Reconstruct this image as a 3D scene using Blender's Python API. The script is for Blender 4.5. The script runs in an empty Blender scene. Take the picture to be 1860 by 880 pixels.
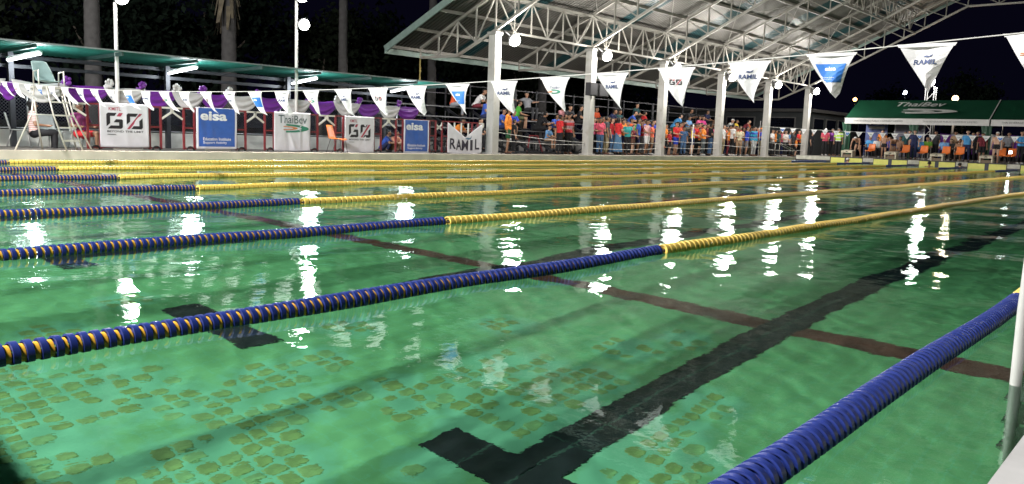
import bpy, bmesh, math, random
import numpy as np
from mathutils import Vector, Matrix

random.seed(11)
S = bpy.context.scene
COL = S.collection
R = math.radians

# ------------------------------------------------------------------ camera
cam = bpy.data.cameras.new('camera')
cam_ob = bpy.data.objects.new('camera', cam)
COL.objects.link(cam_ob)
S.camera = cam_ob
YAW, PITCH, ROLL, FPX = 0.8571, 0.1295, 0.0354, 1484.5
_f = Vector((math.sin(YAW)*math.cos(PITCH), math.cos(YAW)*math.cos(PITCH), -math.sin(PITCH)))
_r = Vector((math.cos(YAW), -math.sin(YAW), 0))
_u = _r.cross(_f)
_r2 = math.cos(ROLL)*_r + math.sin(ROLL)*_u
_u2 = -math.sin(ROLL)*_r + math.cos(ROLL)*_u
cam_ob.matrix_world = Matrix(((_r2.x, _u2.x, -_f.x, -5.758), (_r2.y, _u2.y, -_f.y, -0.8735),
                              (_r2.z, _u2.z, -_f.z, 0.9066), (0, 0, 0, 1)))
cam.sensor_width = 36
cam.lens = 36*FPX/1860
cam.clip_start = 0.02
cam.clip_end = 900

# ------------------------------------------------------------------ night sky, exposure
world = bpy.data.worlds.new('World')
S.world = world
world.use_nodes = True
_wn = world.node_tree
_bg = _wn.nodes['Background']
_sky = _wn.nodes.new('ShaderNodeTexSky')
_sky.sky_type = 'NISHITA'
_sky.sun_disc = False
_sky.sun_elevation = R(-5.5)
_sky.sun_rotation = R(200)
_mx = _wn.nodes.new('ShaderNodeMix')
_mx.data_type = 'RGBA'
_mx.inputs[0].default_value = 0.06
_mx.inputs[6].default_value = (0.011, 0.010, 0.034, 1)
_wn.links.new(_sky.outputs[0], _mx.inputs[7])
_wn.links.new(_mx.outputs[2], _bg.inputs[0])
_bg.inputs[1].default_value = 0.17
S.view_settings.view_transform = 'Standard'
S.view_settings.look = 'None'
S.view_settings.exposure = 0.0
S.view_settings.gamma = 1.0
S.cycles.use_denoising = True
S.cycles.max_bounces = 8
S.cycles.diffuse_bounces = 3
S.cycles.glossy_bounces = 4
S.cycles.transmission_bounces = 6
S.cycles.sample_clamp_indirect = 3.0
S.cycles.sample_clamp_direct = 0.0
S.cycles.caustics_refractive = True
S.cycles.caustics_reflective = False

# lamps: every one of them sits in a fixture built further down
def lamp_light(name, loc, power, col=(1.0, 0.95, 0.88), size=0.12, aim=None):
    l = bpy.data.lights.new(name, 'SPOT' if aim else 'POINT')
    if aim:
        l.spot_size = R(165)
        l.spot_blend = 0.35
    l.energy = power
    l.color = col
    l.shadow_soft_size = size
    l.cycles.is_caustics_light = True
    o = bpy.data.objects.new(name, l)
    COL.objects.link(o)
    o.location = loc
    if aim:
        o.rotation_euler = Vector(aim).to_track_quat('-Z', 'Y').to_euler()
    return o
P_COLUMN, P_POLE, P_FLOOD, P_TUBE = 680, 1500, 11000, 110

# ------------------------------------------------------------------ materials
MATS = {}
def M(name, col, rough=0.6, metal=0.0, var=0.12, scale=6.0, bump=0.0, spec=0.5, transl=0.0, detail=4, stain=None):
    if name in MATS:
        return MATS[name]
    m = bpy.data.materials.new(name)
    m.use_nodes = True
    nt = m.node_tree
    b = nt.nodes['Principled BSDF']
    b.inputs['Roughness'].default_value = rough
    b.inputs['Metallic'].default_value = metal
    b.inputs['Specular IOR Level'].default_value = spec
    tc = nt.nodes.new('ShaderNodeTexCoord')
    n = nt.nodes.new('ShaderNodeTexNoise')
    n.inputs['Scale'].default_value = scale
    n.inputs['Detail'].default_value = detail
    nt.links.new(tc.outputs['Object'], n.inputs['Vector'])
    cr = nt.nodes.new('ShaderNodeValToRGB')
    cr.color_ramp.elements[0].position = 0.3
    cr.color_ramp.elements[1].position = 0.7
    cr.color_ramp.elements[0].color = tuple(max(0, c*(1-var)) for c in col) + (1,)
    cr.color_ramp.elements[1].color = tuple(min(1, c*(1+var*0.7)) for c in col) + (1,)
    nt.links.new(n.outputs['Fac'], cr.inputs[0])
    if stain:
        n3 = nt.nodes.new('ShaderNodeTexNoise')
        n3.inputs['Scale'].default_value = 1.7
        n3.inputs['Detail'].default_value = 9
        n3.inputs['Roughness'].default_value = 0.7
        nt.links.new(tc.outputs['Object'], n3.inputs['Vector'])
        c3 = nt.nodes.new('ShaderNodeMapRange')
        c3.inputs[1].default_value = 0.55
        c3.inputs[2].default_value = 0.72
        c3.inputs[4].default_value = 0.8
        nt.links.new(n3.outputs['Fac'], c3.inputs[0])
        m3 = nt.nodes.new('ShaderNodeMix')
        m3.data_type = 'RGBA'
        nt.links.new(c3.outputs[0], m3.inputs[0])
        nt.links.new(cr.outputs[0], m3.inputs[6])
        m3.inputs[7].default_value = (*stain, 1)
        nt.links.new(m3.outputs[2], b.inputs['Base Color'])
    else:
        nt.links.new(cr.outputs[0], b.inputs['Base Color'])
    if bump > 0:
        bp = nt.nodes.new('ShaderNodeBump')
        bp.inputs['Strength'].default_value = bump
        bp.inputs['Distance'].default_value = 0.02
        nt.links.new(n.outputs['Fac'], bp.inputs['Height'])
        nt.links.new(bp.outputs[0], b.inputs['Normal'])
    if transl > 0:
        t = nt.nodes.new('ShaderNodeBsdfTranslucent')
        nt.links.new(cr.outputs[0], t.inputs[0])
        mix = nt.nodes.new('ShaderNodeMixShader')
        mix.inputs[0].default_value = transl
        nt.links.new(b.outputs[0], mix.inputs[1])
        nt.links.new(t.outputs[0], mix.inputs[2])
        nt.links.new(mix.outputs[0], nt.nodes['Material Output'].inputs[0])
    MATS[name] = m
    return m

def emit(name, col, strength):
    if name in MATS:
        return MATS[name]
    m = bpy.data.materials.new(name)
    m.use_nodes = True
    nt = m.node_tree
    nt.nodes.remove(nt.nodes['Principled BSDF'])
    e = nt.nodes.new('ShaderNodeEmission')
    e.inputs[0].default_value = (*col, 1)
    e.inputs[1].default_value = strength
    nt.links.new(e.outputs[0], nt.nodes['Material Output'].inputs[0])
    m.cycles.emission_sampling = 'NONE'
    MATS[name] = m
    return m

# ------------------------------------------------------------------ mesh helpers
class MB:
    def __init__(s):
        s.v = []; s.f = []
    def add(s, vs, fs):
        o = len(s.v)
        s.v += [tuple(p) for p in vs]
        s.f += [tuple(i+o for i in q) for q in fs]
        return s
    def box(s, c, d, rz=0.0):
        x, y, z = d[0]/2, d[1]/2, d[2]/2
        cs, sn = math.cos(rz), math.sin(rz)
        vs = []
        for k in (-z, z):
            for (a, b) in ((-x, -y), (x, -y), (x, y), (-x, y)):
                vs.append((c[0]+a*cs-b*sn, c[1]+a*sn+b*cs, c[2]+k))
        return s.add(vs, [(3, 2, 1, 0), (4, 5, 6, 7), (0, 1, 5, 4), (1, 2, 6, 5), (2, 3, 7, 6), (3, 0, 4, 7)])
    def bb(s, x0, x1, y0, y1, z0, z1):
        return s.box(((x0+x1)/2, (y0+y1)/2, (z0+z1)/2), (x1-x0, y1-y0, z1-z0))
    def bar(s, p, q, w, h=None):
        h = h or w
        p, q = Vector(p), Vector(q)
        d = (q-p).normalized()
        up = Vector((0, 0, 1)) if abs(d.z) < 0.95 else Vector((1, 0, 0))
        a = d.cross(up).normalized()*w/2
        b = a.cross(d).normalized()*h/2
        vs = [e+i*a+j*b for e in (p, q) for (i, j) in ((-1, -1), (1, -1), (1, 1), (-1, 1))]
        return s.add(vs, [(0, 1, 2, 3), (7, 6, 5, 4), (0, 4, 5, 1), (1, 5, 6, 2), (2, 6, 7, 3), (3, 7, 4, 0)])
    def cone(s, p, q, r1, r2, n=10, cap=True):
        p, q = Vector(p), Vector(q)
        d = (q-p).normalized()
        up = Vector((0, 0, 1)) if abs(d.z) < 0.95 else Vector((1, 0, 0))
        a = d.cross(up).normalized()
        b = d.cross(a).normalized()
        vs = []
        for e, r in ((p, r1), (q, r2)):
            for i in range(n):
                t = 2*math.pi*i/n
                vs.append(e + r*(math.cos(t)*a + math.sin(t)*b))
        fs = [(i, (i+1) % n, n+(i+1) % n, n+i) for i in range(n)]
        if cap:
            fs += [tuple(range(n))[::-1], tuple(range(n, 2*n))]
        return s.add(vs, fs)
    def tube(s, pts, r, n=8, cap=True):
        pts = [Vector(p) for p in pts]
        rs = r if isinstance(r, (list, tuple)) else [r]*len(pts)
        vs = []
        ref = None
        for i, p in enumerate(pts):
            d = (pts[min(i+1, len(pts)-1)]-pts[max(i-1, 0)]).normalized()
            if ref is None:
                ref = Vector((0, 0, 1)) if abs(d.z) < 0.9 else Vector((1, 0, 0))
            a = (ref - d*ref.dot(d)).normalized()
            ref = a
            b = d.cross(a)
            for k in range(n):
                t = 2*math.pi*k/n
                vs.append(p + rs[i]*(math.cos(t)*a + math.sin(t)*b))
        fs = []
        for i in range(len(pts)-1):
            for k in range(n):
                fs.append((i*n+k, i*n+(k+1) % n, (i+1)*n+(k+1) % n, (i+1)*n+k))
        if cap:
            fs += [tuple(range(n))[::-1], tuple(range((len(pts)-1)*n, len(pts)*n))]
        return s.add(vs, fs)
    def ball(s, c, r, nu=12, nv=8, sc=(1, 1, 1)):
        vs = [(c[0], c[1], c[2]-r*sc[2])]
        for j in range(1, nv):
            t = -math.pi/2 + math.pi*j/nv
            for i in range(nu):
                p = 2*math.pi*i/nu
                vs.append((c[0]+r*sc[0]*math.cos(t)*math.cos(p), c[1]+r*sc[1]*math.cos(t)*math.sin(p), c[2]+r*sc[2]*math.sin(t)))
        vs.append((c[0], c[1], c[2]+r*sc[2]))
        fs = [(0, 1+(i+1) % nu, 1+i) for i in range(nu)]
        for j in range(nv-2):
            for i in range(nu):
                fs.append((1+j*nu+i, 1+j*nu+(i+1) % nu, 1+(j+1)*nu+(i+1) % nu, 1+(j+1)*nu+i))
        L = len(vs)-1
        fs += [(L, 1+(nv-2)*nu+i, 1+(nv-2)*nu+(i+1) % nu) for i in range(nu)]
        return s.add(vs, fs)
    def sheet(s, fn, nu, nv):
        vs = [fn(i/nu, j/nv) for j in range(nv+1) for i in range(nu+1)]
        fs = [(j*(nu+1)+i, j*(nu+1)+i+1, (j+1)*(nu+1)+i+1, (j+1)*(nu+1)+i) for j in range(nv) for i in range(nu)]
        return s.add(vs, fs)
    def slab(s, poly, o, xd, yd, t):
        """flat polygon in a plane, given thickness t towards the viewer"""
        o, xd, yd = Vector(o), Vector(xd), Vector(yd)
        n = xd.cross(yd).normalized()
        k = len(poly)
        a = [o + xd*p[0] + yd*p[1] for p in poly]
        b = [p + n*t for p in a]
        return s.add(a+b, [tuple(range(k, 2*k)), tuple(range(k))[::-1]] + [(i, (i+1) % k, k+(i+1) % k, k+i) for i in range(k)])
    def mesh(s, name, off=None, smooth=False):
        me = bpy.data.meshes.new(name)
        v = s.v if off is None else [(p[0]-off[0], p[1]-off[1], p[2]-off[2]) for p in s.v]
        me.from_pydata(v, [], s.f)
        if smooth:
            me.polygons.foreach_set('use_smooth', [True]*len(me.polygons))
        me.update()
        return me
    def build(s, name, mat, parent=None, smooth=False, local=False):
        """coordinates are in the world unless local"""
        off = None
        if parent is not None and not local:
            off = world_loc(parent)
        return link(name, s.mesh(name, off, smooth), mat, parent)

def world_loc(o):
    l = Vector((0, 0, 0))
    while o is not None:
        l = l + o.location
        o = o.parent
    return l

def link(name, me, mat=None, parent=None):
    o = bpy.data.objects.new(name, me)
    COL.objects.link(o)
    if mat is not None and me is not None and len(me.materials) == 0:
        me.materials.append(mat)
    if parent is not None:
        o.parent = parent
    return o

def thing(name, label, cat, loc=(0, 0, 0), rz=0.0, group=None):
    o = bpy.data.objects.new(name, None)
    o.empty_display_size = 0.1
    COL.objects.link(o)
    o.location = loc
    o.rotation_euler = (0, 0, rz)
    return tag(o, label, cat, group)

def tag(o, label, cat, group=None):
    o['label'] = label
    o['category'] = cat
    if group:
        o['group'] = group
    return o

def kind(o, k):
    o['kind'] = k
    return o

def copy_tree(o, parent=None):
    c = o.copy()
    COL.objects.link(c)
    c.parent = parent
    for ch in list(o.children):
        copy_tree(ch, c)
    return c

_TXT = {}
def text_geo(s, bold=0.0):
    if (s, bold) in _TXT:
        return _TXT[(s, bold)]
    cu = bpy.data.curves.new('lettering', 'FONT')
    cu.body = s
    cu.align_x = 'CENTER'
    cu.align_y = 'CENTER'
    cu.offset = bold
    cu.resolution_u = 3
    o = bpy.data.objects.new('lettering', cu)
    COL.objects.link(o)
    dg = bpy.context.evaluated_depsgraph_get()
    me = bpy.data.meshes.new_from_object(o.evaluated_get(dg))
    vs = [tuple(v.co) for v in me.vertices]
    fs = [tuple(p.vertices) for p in me.polygons]
    bpy.data.objects.remove(o)
    bpy.data.meshes.remove(me)
    bpy.data.curves.remove(cu)
    xs = [v[0] for v in vs]; ys = [v[1] for v in vs]
    _TXT[(s, bold)] = (vs, fs, (min(xs), max(xs), min(ys), max(ys)))
    return _TXT[(s, bold)]

def text_on(mb, s, o, xd, yd, width, height, lift=0.004, bold=0.0, warp=None, shear=0.0):
    """lettering fitted into width x height, centred on o in the plane xd, yd"""
    vs, fs, (x0, x1, y0, y1) = text_geo(s, bold)
    o, xd, yd = Vector(o), Vector(xd), Vector(yd)
    n = xd.cross(yd).normalized()
    out = []
    for v in vs:
        a = ((v[0]-x0)/(x1-x0)-0.5)*width
        b = ((v[1]-y0)/(y1-y0)-0.5)*height
        p = o + xd*(a+shear*b) + yd*b + n*lift
        if warp:
            p = warp(p)
        out.append(p)
    return mb.add(out, fs)

GO_G = ([(0, .14), (0, .9), (.1, 1), (.6, 1), (.48, .8), (.24, .8), (.22, .78), (.22, .34)],
        [(.06, 0), (.26, .2), (.74, .2), (.74, .4), (.42, .4), (.56, .6), (.9, .6), (.96, .54), (.96, .1), (.86, 0)])
GO_GS = [(.6, .78), (.74, 1), (.97, 1), (.83, .78)]
GO_O = ([(0, .28), (0, .9), (.1, 1), (.72, 1), (.57, .8), (.22, .8), (.22, .48)],
        [(1, .72), (1, .1), (.9, 0), (.28, 0), (.43, .2), (.78, .2), (.78, .52)])
GO_OS = [(.02, 0), (.2, 0), (.98, 1), (.8, 1)]
def go_sign(dark, red, o, xd, yd, w, h, warp=None, t=0.004):
    """the two angular letters, centred on o"""
    o, xd, yd = Vector(o), Vector(xd), Vector(yd)
    n = xd.cross(yd).normalized()
    def put(mb, poly, dx):
        pts = []
        for (a, b) in poly:
            p = o + xd*((dx + a*0.46)*w - w/2) + yd*((b-0.5)*h) + n*t
            pts.append(warp(p) if warp else p)
        mb.add(pts, [tuple(range(len(pts)))])
    for p in GO_G: put(dark, p, 0)
    for p in GO_O: put(dark, p, 0.54)
    put(red, GO_GS, 0); put(red, GO_OS, 0.54)

def swoosh(mb, o, xd, yd, w, h, k0, k1, warp=None, t=0.004):
    """crescent that opens to the left, between two ellipses"""
    o, xd, yd = Vector(o), Vector(xd), Vector(yd)
    n = xd.cross(yd).normalized()
    def pt(a, b):
        p = o + xd*a*w/2 + yd*b*h/2 + n*t
        return warp(p) if warp else p
    N = 14
    outer = []; inner = []
    for i in range(N+1):
        u = i/N
        ang = R(88 - 176*u)
        skew = 0.0
        outer.append(pt(-1 + 2*k0*math.cos(ang)*(1.0) - (0.35 if u > .5 else 0)*(u-.5)*2*0, k0*math.sin(ang)))
        inner.append(pt(-1 + 2*k1*math.cos(ang), k1*math.sin(ang)*0.82))
    vs = outer + inner
    fs = [(i, N+1+i, N+2+i, i+1) for i in range(N)]
    mb.add(vs, fs)

WHITE = M('white_paint', (.72, .72, .70), .5, var=.10, scale=3)
STEEL = M('brushed_steel', (.55, .56, .57), .25, 1.0, var=.08)
GALV = M('galvanised_steel', (.48, .49, .50), .4, .7, var=.15)
DARKST = M('dark_steel', (.035, .038, .045), .5, .3, var=.2)
RED = M('red_paint', (.20, .022, .03), .45, var=.25)
CREAM = M('cream_paint', (.66, .62, .53), .6, var=.12, scale=4)
ORANGE = M('orange_plastic', (.80, .19, .03), .4, var=.06)
BLACK = M('black_rubber', (.012, .012, .014), .6)
CORD = M('white_cord', (.62, .62, .60), .7)
# ================================================================== THE SETTING
WX0, WX1, WY0, WY1 = -5.3, 44.3, -0.56, 19.4      # pool, water level is z = 0
DEPTH = 1.3
DZ = 0.19                                          # far side deck
DE = 0.33                                          # far end deck

# ground far around
g = MB()
for (x0, x1, y0, y1) in ((-300, 400, 26, 400), (-300, 400, -300, -9), (-300, -13, -9, 26), (58, 400, -9, 26)):
    g.add([(x0, y0, .1), (x1, y0, .1), (x1, y1, .1), (x0, y1, .1)], [(0, 1, 2, 3)])
kind(g.build('ground', M('ground_soil', (.045, .05, .035), .95, var=.4, scale=.6, bump=.4)), 'structure')

CONC = M('deck_concrete', (.42, .39, .34), .8, var=.22, scale=1.3, bump=.15)
BROWN = M('deck_brown_tile', (.22, .10, .055), .6, var=.25, scale=5, bump=.1)
COPING = M('coping_stone', (.68, .61, .51), .65, var=.16, scale=2.2, bump=.1)
DKDECK = M('deck_dark_wet', (.13, .115, .10), .45, var=.35, scale=2.0)
kind(MB().bb(-13, 58, WY1+.36, 26, -.2, DZ).build('deck_far_side', DKDECK), 'structure')
kind(MB().bb(-13, 44.2, WY1, WY1+.36, -1.6, DZ+.004).build('coping_far_side', COPING), 'structure')
kind(MB().bb(44.66, 58, -9, WY1, -.2, DE).build('deck_far_end', DKDECK), 'structure')
kind(MB().bb(44.3, 44.66, -.9, WY1+.004, -1.6, DE+.004).build('coping_far_end', M('dark_coping', (.05, .05, .05), .5)), 'structure')
kind(MB().bb(-13, 44.3, -9, -.62, -.2, .15).build('deck_near_side', BROWN), 'structure')
kind(MB().bb(-13, 44.3, -.62, WY0+.02, -1.6, .156).build('coping_near_side', M('coping_grey', (.36, .36, .36), .5, var=.15, scale=5)), 'structure')
kind(MB().bb(-13, -5.62, -.78, WY1, -.2, .15).build('deck_near_end', CONC), 'structure')
kind(MB().bb(-5.62, WX0, -.54, WY1, -1.6, .156).build('coping_near_end', COPING), 'structure')

# pool floor: a green film over small teal tiles, worn through in patches
PATCH = [(-4.61, 2.79, .34), (-4.32, 3.11, .36), (-4.1, 3.21, .34), (-4.01, 2.96, .26), (-3.81, 2.73, .22), (-4.2, 2.27, .24),
         (-3.95, 2.27, .22), (-3.78, 2.31, .18), (-3.87, 1.98, .2), (-3.42, 2.8, .22), (-3.49, 2.44, .2), (-4.53, 3.06, .3),
         (-4.72, 2.56, .3), (-4.5, 2.47, .2), (-4.46, 3.45, .34), (-3.76, 2.47, .15), (-3.07, 2.84, .18),
         (-2.74, 1.78, .3), (-3.0, 1.71, .22), (-2.97, 1.56, .24), (-2.82, 1.59, .26), (-3.42, 1.59, .16), (-2.72, 1.03, .18),
         (-2.9, .97, .2), (-2.81, .86, .2), (-2.82, 1.47, .2), (-2.67, 2.06, .2), (-2.98, 2.27, .16), (-3.08, 2.05, .14),
         (-3.28, 2.38, .14), (-2.28, 1.96, .22), (-2.34, 2.14, .2), (-2.57, 1.52, .24), (-2.37, .97, .18), (-2.58, .84, .2),
         (-2.0, 1.0, .18), (-1.6, 1.75, .2), (-1.2, 1.6, .16), (-2.2, 1.6, .2), (-4.0, 4.1, .22), (-3.4, 4.6, .2),
         (-2.6, 3.2, .2), (-1.8, 2.6, .2)]
PA = np.array(PATCH)
def bare(x, y):
    d = np.sqrt((x[..., None]-PA[:, 0])**2 + (y[..., None]-PA[:, 1])**2)/PA[:, 2]
    return np.clip(1.55-d.min(-1), 0, 1)
fx = np.concatenate([np.arange(WX0-.1, 0, .05), np.arange(0, WX1+.6, .5)])
fy = np.concatenate([np.arange(WY0-.1, 6, .05), np.arange(6, WY1+.6, .5)])
FX, FY = np.meshgrid(fx, fy, indexing='ij')
def grid_mesh(name, X, Y, Z, smooth):
    nx, ny = X.shape
    V = np.stack([X, Y, Z], -1).reshape(-1, 3)
    I = np.arange(nx*ny).reshape(nx, ny)
    Q = np.stack([I[:-1, :-1], I[1:, :-1], I[1:, 1:], I[:-1, 1:]], -1).reshape(-1, 4)
    me = bpy.data.meshes.new(name)
    me.vertices.add(len(V)); me.vertices.foreach_set('co', V.ravel())
    me.loops.add(Q.size); me.loops.foreach_set('vertex_index', Q.ravel())
    me.polygons.add(len(Q)); me.polygons.foreach_set('loop_start', np.arange(0, Q.size, 4))
    me.update(calc_edges=True)
    me.polygons.foreach_set('use_smooth', np.full(len(Q), smooth))
    return me
fm = grid_mesh('pool_floor', FX, FY, np.full_like(FX, -DEPTH), False)
at = fm.attributes.new('bare', 'FLOAT', 'POINT')
at.data.foreach_set('value', bare(FX, FY).ravel().astype(np.float32))
m = bpy.data.materials.new('pool_floor_film'); m.use_nodes = True
nt = m.node_tree; b = nt.nodes['Principled BSDF']; b.inputs['Roughness'].default_value = .8
tc = nt.nodes.new('ShaderNodeTexCoord')
n1 = nt.nodes.new('ShaderNodeTexNoise'); n1.inputs['Scale'].default_value = 2.6; n1.inputs['Detail'].default_value = 5
n2 = nt.nodes.new('ShaderNodeTexNoise'); n2.inputs['Scale'].default_value = 13; n2.inputs['Detail'].default_value = 3
nt.links.new(tc.outputs['Object'], n1.inputs['Vector']); nt.links.new(tc.outputs['Object'], n2.inputs['Vector'])
r1 = nt.nodes.new('ShaderNodeValToRGB')
r1.color_ramp.elements[0].position = .32; r1.color_ramp.elements[1].position = .68
r1.color_ramp.elements[0].color = (.092, .295, .118, 1); r1.color_ramp.elements[1].color = (.112, .345, .148, 1)
nt.links.new(n1.outputs['Fac'], r1.inputs[0])
br = nt.nodes.new('ShaderNodeTexBrick')                    # the faint tile joints under the film
br.offset = 0; br.inputs['Scale'].default_value = 10; br.inputs['Brick Width'].default_value = 1; br.inputs['Row Height'].default_value = 1
br.inputs['Mortar Size'].default_value = .05; br.inputs['Mortar Smooth'].default_value = .8
br.inputs['Color1'].default_value = (0, 0, 0, 1); br.inputs['Color2'].default_value = (0, 0, 0, 1); br.inputs['Mortar'].default_value = (1, 1, 1, 1)
nt.links.new(tc.outputs['Object'], br.inputs['Vector'])
mf = nt.nodes.new('ShaderNodeMath'); mf.operation = 'MULTIPLY'; mf.inputs[1].default_value = .22
nt.links.new(br.outputs['Color'], mf.inputs[0])
mj = nt.nodes.new('ShaderNodeMix'); mj.data_type = 'RGBA'
nt.links.new(mf.outputs[0], mj.inputs[0]); nt.links.new(r1.outputs[0], mj.inputs[6]); mj.inputs[7].default_value = (.10, .42, .32, 1)
atn = nt.nodes.new('ShaderNodeAttribute'); atn.attribute_name = 'bare'
ad = nt.nodes.new('ShaderNodeMath'); ad.operation = 'MULTIPLY_ADD'; ad.inputs[1].default_value = .9; 
sb = nt.nodes.new('ShaderNodeMath'); sb.operation = 'MULTIPLY_ADD'; sb.inputs[1].default_value = 1.2; sb.inputs[2].default_value = -.6
nt.links.new(n2.outputs['Fac'], sb.inputs[0])
nt.links.new(atn.outputs['Fac'], ad.inputs[0]); nt.links.new(sb.outputs[0], ad.inputs[2])
mr = nt.nodes.new('ShaderNodeMapRange'); mr.inputs[1].default_value = .2; mr.inputs[2].default_value = .75
nt.links.new(ad.outputs[0], mr.inputs[0])
mt = nt.nodes.new('ShaderNodeMix'); mt.data_type = 'RGBA'
nt.links.new(mr.outputs[0], mt.inputs[0]); nt.links.new(mj.outputs[2], mt.inputs[6]); mt.inputs[7].default_value = (.115, .375, .225, 1)
nt.links.new(mt.outputs[2], b.inputs['Base Color'])
fm.materials.append(m)
floor = kind(link('pool_floor', fm), 'structure')
RECV = [floor]

# bare tiles, one by one, 0.1 m apart
def rounded(w, h, r, n=3):
    pts = []
    for (cx, cy, a0) in ((w-r, h-r, 0), (-w+r, h-r, 90), (-w+r, -h+r, 180), (w-r, -h+r, 270)):
        for i in range(n+1):
            a = R(a0+90*i/n)
            pts.append((cx+r*math.cos(a), cy+r*math.sin(a)))
    return pts
tile_me = []
for (w, h) in ((.044, .041), (.040, .042), (.046, .039), (.036, .036)):
    po = rounded(w, h, .020); pi = rounded(w-.006, h-.006, .016); kk = len(po)
    t = MB().add([(a, b_, -.003) for a, b_ in po] + [(a, b_, .0015) for a, b_ in pi], [tuple(range(kk, 2*kk))] + [(i, (i+1) % kk, kk+(i+1) % kk, kk+i) for i in range(kk)])
    me = t.mesh('tile'); tile_me.append(me)
TILE_M = [M('tile_olive', (.138, .275, .092), .7, var=.3, scale=14), M('tile_olive_pale', (.13, .30, .115), .7, var=.3, scale=14),
          M('tile_olive_dark', (.13, .25, .075), .7, var=.3, scale=14)]
cells = []
for i in range(0, 45):
    for j in range(0, 60):
        x, y = -5.2+.1*i, -.4+.1*j
        bv = float(bare(np.array([x]), np.array([y]))[0])
        rr = random.random()
        if bv > .58 and rr < .56 + .5*(bv-.62) and not (abs(y-1.25) < .2 and x > -3.4) and not (-3.45 < x < -2.95 and .65 < y < 1.85):
            cells.append(((x+4)**2+(y-1)**2, x, y))
cells.sort()
for _, x, y in cells[:300]:
    me = random.choice(tile_me)
    if len(me.materials) == 0:
        me.materials.append(TILE_M[0])
    o = link('tile', me, None, floor)
    o.location = (x+random.uniform(-.004, .004), y+random.uniform(-.004, .004), -DEPTH+.002)
    o.rotation_euler = (0, 0, random.uniform(-.05, .05))
    o.material_slots[0].link = 'OBJECT'
    o.material_slots[0].material = random.choice(TILE_M)
    RECV.append(o)

# lane markings: black tile lines with T ends, one brown line across
BLKT = M('black_tile', (.006, .011, .014), .5, var=.4, scale=10)
BRNT = M('brown_tile', (.085, .03, .022), .6, var=.3, scale=10)
GROUT = M('tile_joint', (.02, .06, .045), .8)
for k in range(9):
    yc = -1.25 + 2.5*k
    if yc < 0: continue
    t = MB()
    n = 24
    x0, x1 = -3.08, 42.0
    t.bb(x0, x1, yc-.125, yc+.125, -DEPTH+.001, -DEPTH+.010)
    o = t.build('lane_line', BLKT, floor); RECV.append(o)
    t = MB().bb(-3.33, -3.08, yc-.5, yc+.5, -DEPTH+.001, -DEPTH+.0104)
    o = t.build('lane_line_end', BLKT, floor); RECV.append(o)
    if k == 1:
        j = MB()
        for q in (-.25, 0, .25): j.bb(-3.33, -3.08, yc+q-.004, yc+q+.004, -DEPTH+.008, -DEPTH+.0112)
        j.bb(-3.2, 8, yc-.006, yc+.004, -DEPTH+.008, -DEPTH+.0112)
        for q in range(40): j.bb(-2.83+.25*q, -2.824+.25*q, yc-.125, yc+.125, -DEPTH+.008, -DEPTH+.0112)
        RECV.append(kind(j.build('tile_joint', GROUT, floor), 'stuff'))
o = MB().bb(-.68, -.43, WY0, WY1, -DEPTH+.001, -DEPTH+.007).build('cross_line', BRNT, floor); RECV.append(o)
for (nm, v) in (('pool_wall_near_side', (WX0, WX1, WY0-.02, WY0)), ('pool_wall_far_side', (WX0, WX1, WY1-.012, WY1+.01)),
                ('pool_wall_far_end', (WX1-.012, WX1+.01, WY0, WY1)), ('pool_wall_near_end', (WX0-.01, WX0+.012, WY0, WY1))):
    top = -.02 if 'far' in nm else .0
    o = MB().bb(v[0], v[1], v[2], v[3], -DEPTH, top).build(nm, M('pool_wall_tile', (.16, .38, .33), .6, var=.15, scale=3))
    kind(o, 'structure'); RECV.append(o)

# water: real ripples, clear with a green tint
def axis(a, b_, c0, d0, g_, mx):
    pts = [c0]; d = d0
    while pts[-1] < b_: pts.append(pts[-1]+d); d = min(mx, d*g_)
    lo = []; d = d0; x = c0
    while x > a: x -= d; lo.append(x); d = min(mx, d*g_)
    p = np.array(lo[::-1]+pts)
    return a+(p-p[0])*(b_-a)/(p[-1]-p[0])
ax = axis(WX0, WX1, -3.8, .022, 1.0065, .13)
ay = axis(WY0, WY1, .6, .022, 1.0065, .11)
AX, AY = np.meshgrid(ax, ay, indexing='ij')
rng = np.random.default_rng(4)
AZ = np.zeros_like(AX)
calm = 1/(1+np.exp(-(AX+2.0)/1.5))            # quieter in the corner by the camera, busier up the pool
for i in range(46):
    lam = np.exp(rng.uniform(np.log(.35), np.log(2.2))); th = rng.uniform(0, 2*math.pi); k = 2*math.pi/lam
    AZ += (.00065*lam**1.15*rng.uniform(.4, 1)*(.75+.35*calm))*np.sin(k*(AX*math.cos(th)+AY*math.sin(th))+rng.uniform(0, 6.28))
dist = np.sqrt((AX+5.7)**2+(AY+.9)**2)
for i in range(44):
    lam = np.exp(rng.uniform(np.log(.075), np.log(.3))); th = rng.uniform(0, 2*math.pi); k = 2*math.pi/lam
    fade = np.clip((lam*18-dist*.055*2.2)/(lam*18)+.55, 0, 1)
    AZ += (.34+1.0*np.clip((dist-3.5)/9, 0, 1))*fade*(.00125*lam*rng.uniform(.4, 1))*np.sin(k*(AX*math.cos(th)+AY*math.sin(th))+rng.uniform(0, 6.28))
wm = grid_mesh('water', AX, AY, AZ, True)
m = bpy.data.materials.new('pool_water'); m.use_nodes = True; nt = m.node_tree
nt.nodes.remove(nt.nodes['Principled BSDF'])
gl = nt.nodes.new('ShaderNodeBsdfGlass')
gl.inputs['Roughness'].default_value = 0
tcw = nt.nodes.new('ShaderNodeTexCoord')
nw = nt.nodes.new('ShaderNodeTexNoise'); nw.inputs['Scale'].default_value = 15; nw.inputs['Detail'].default_value = 3.5
nt.links.new(tcw.outputs['Object'], nw.inputs['Vector'])
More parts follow.
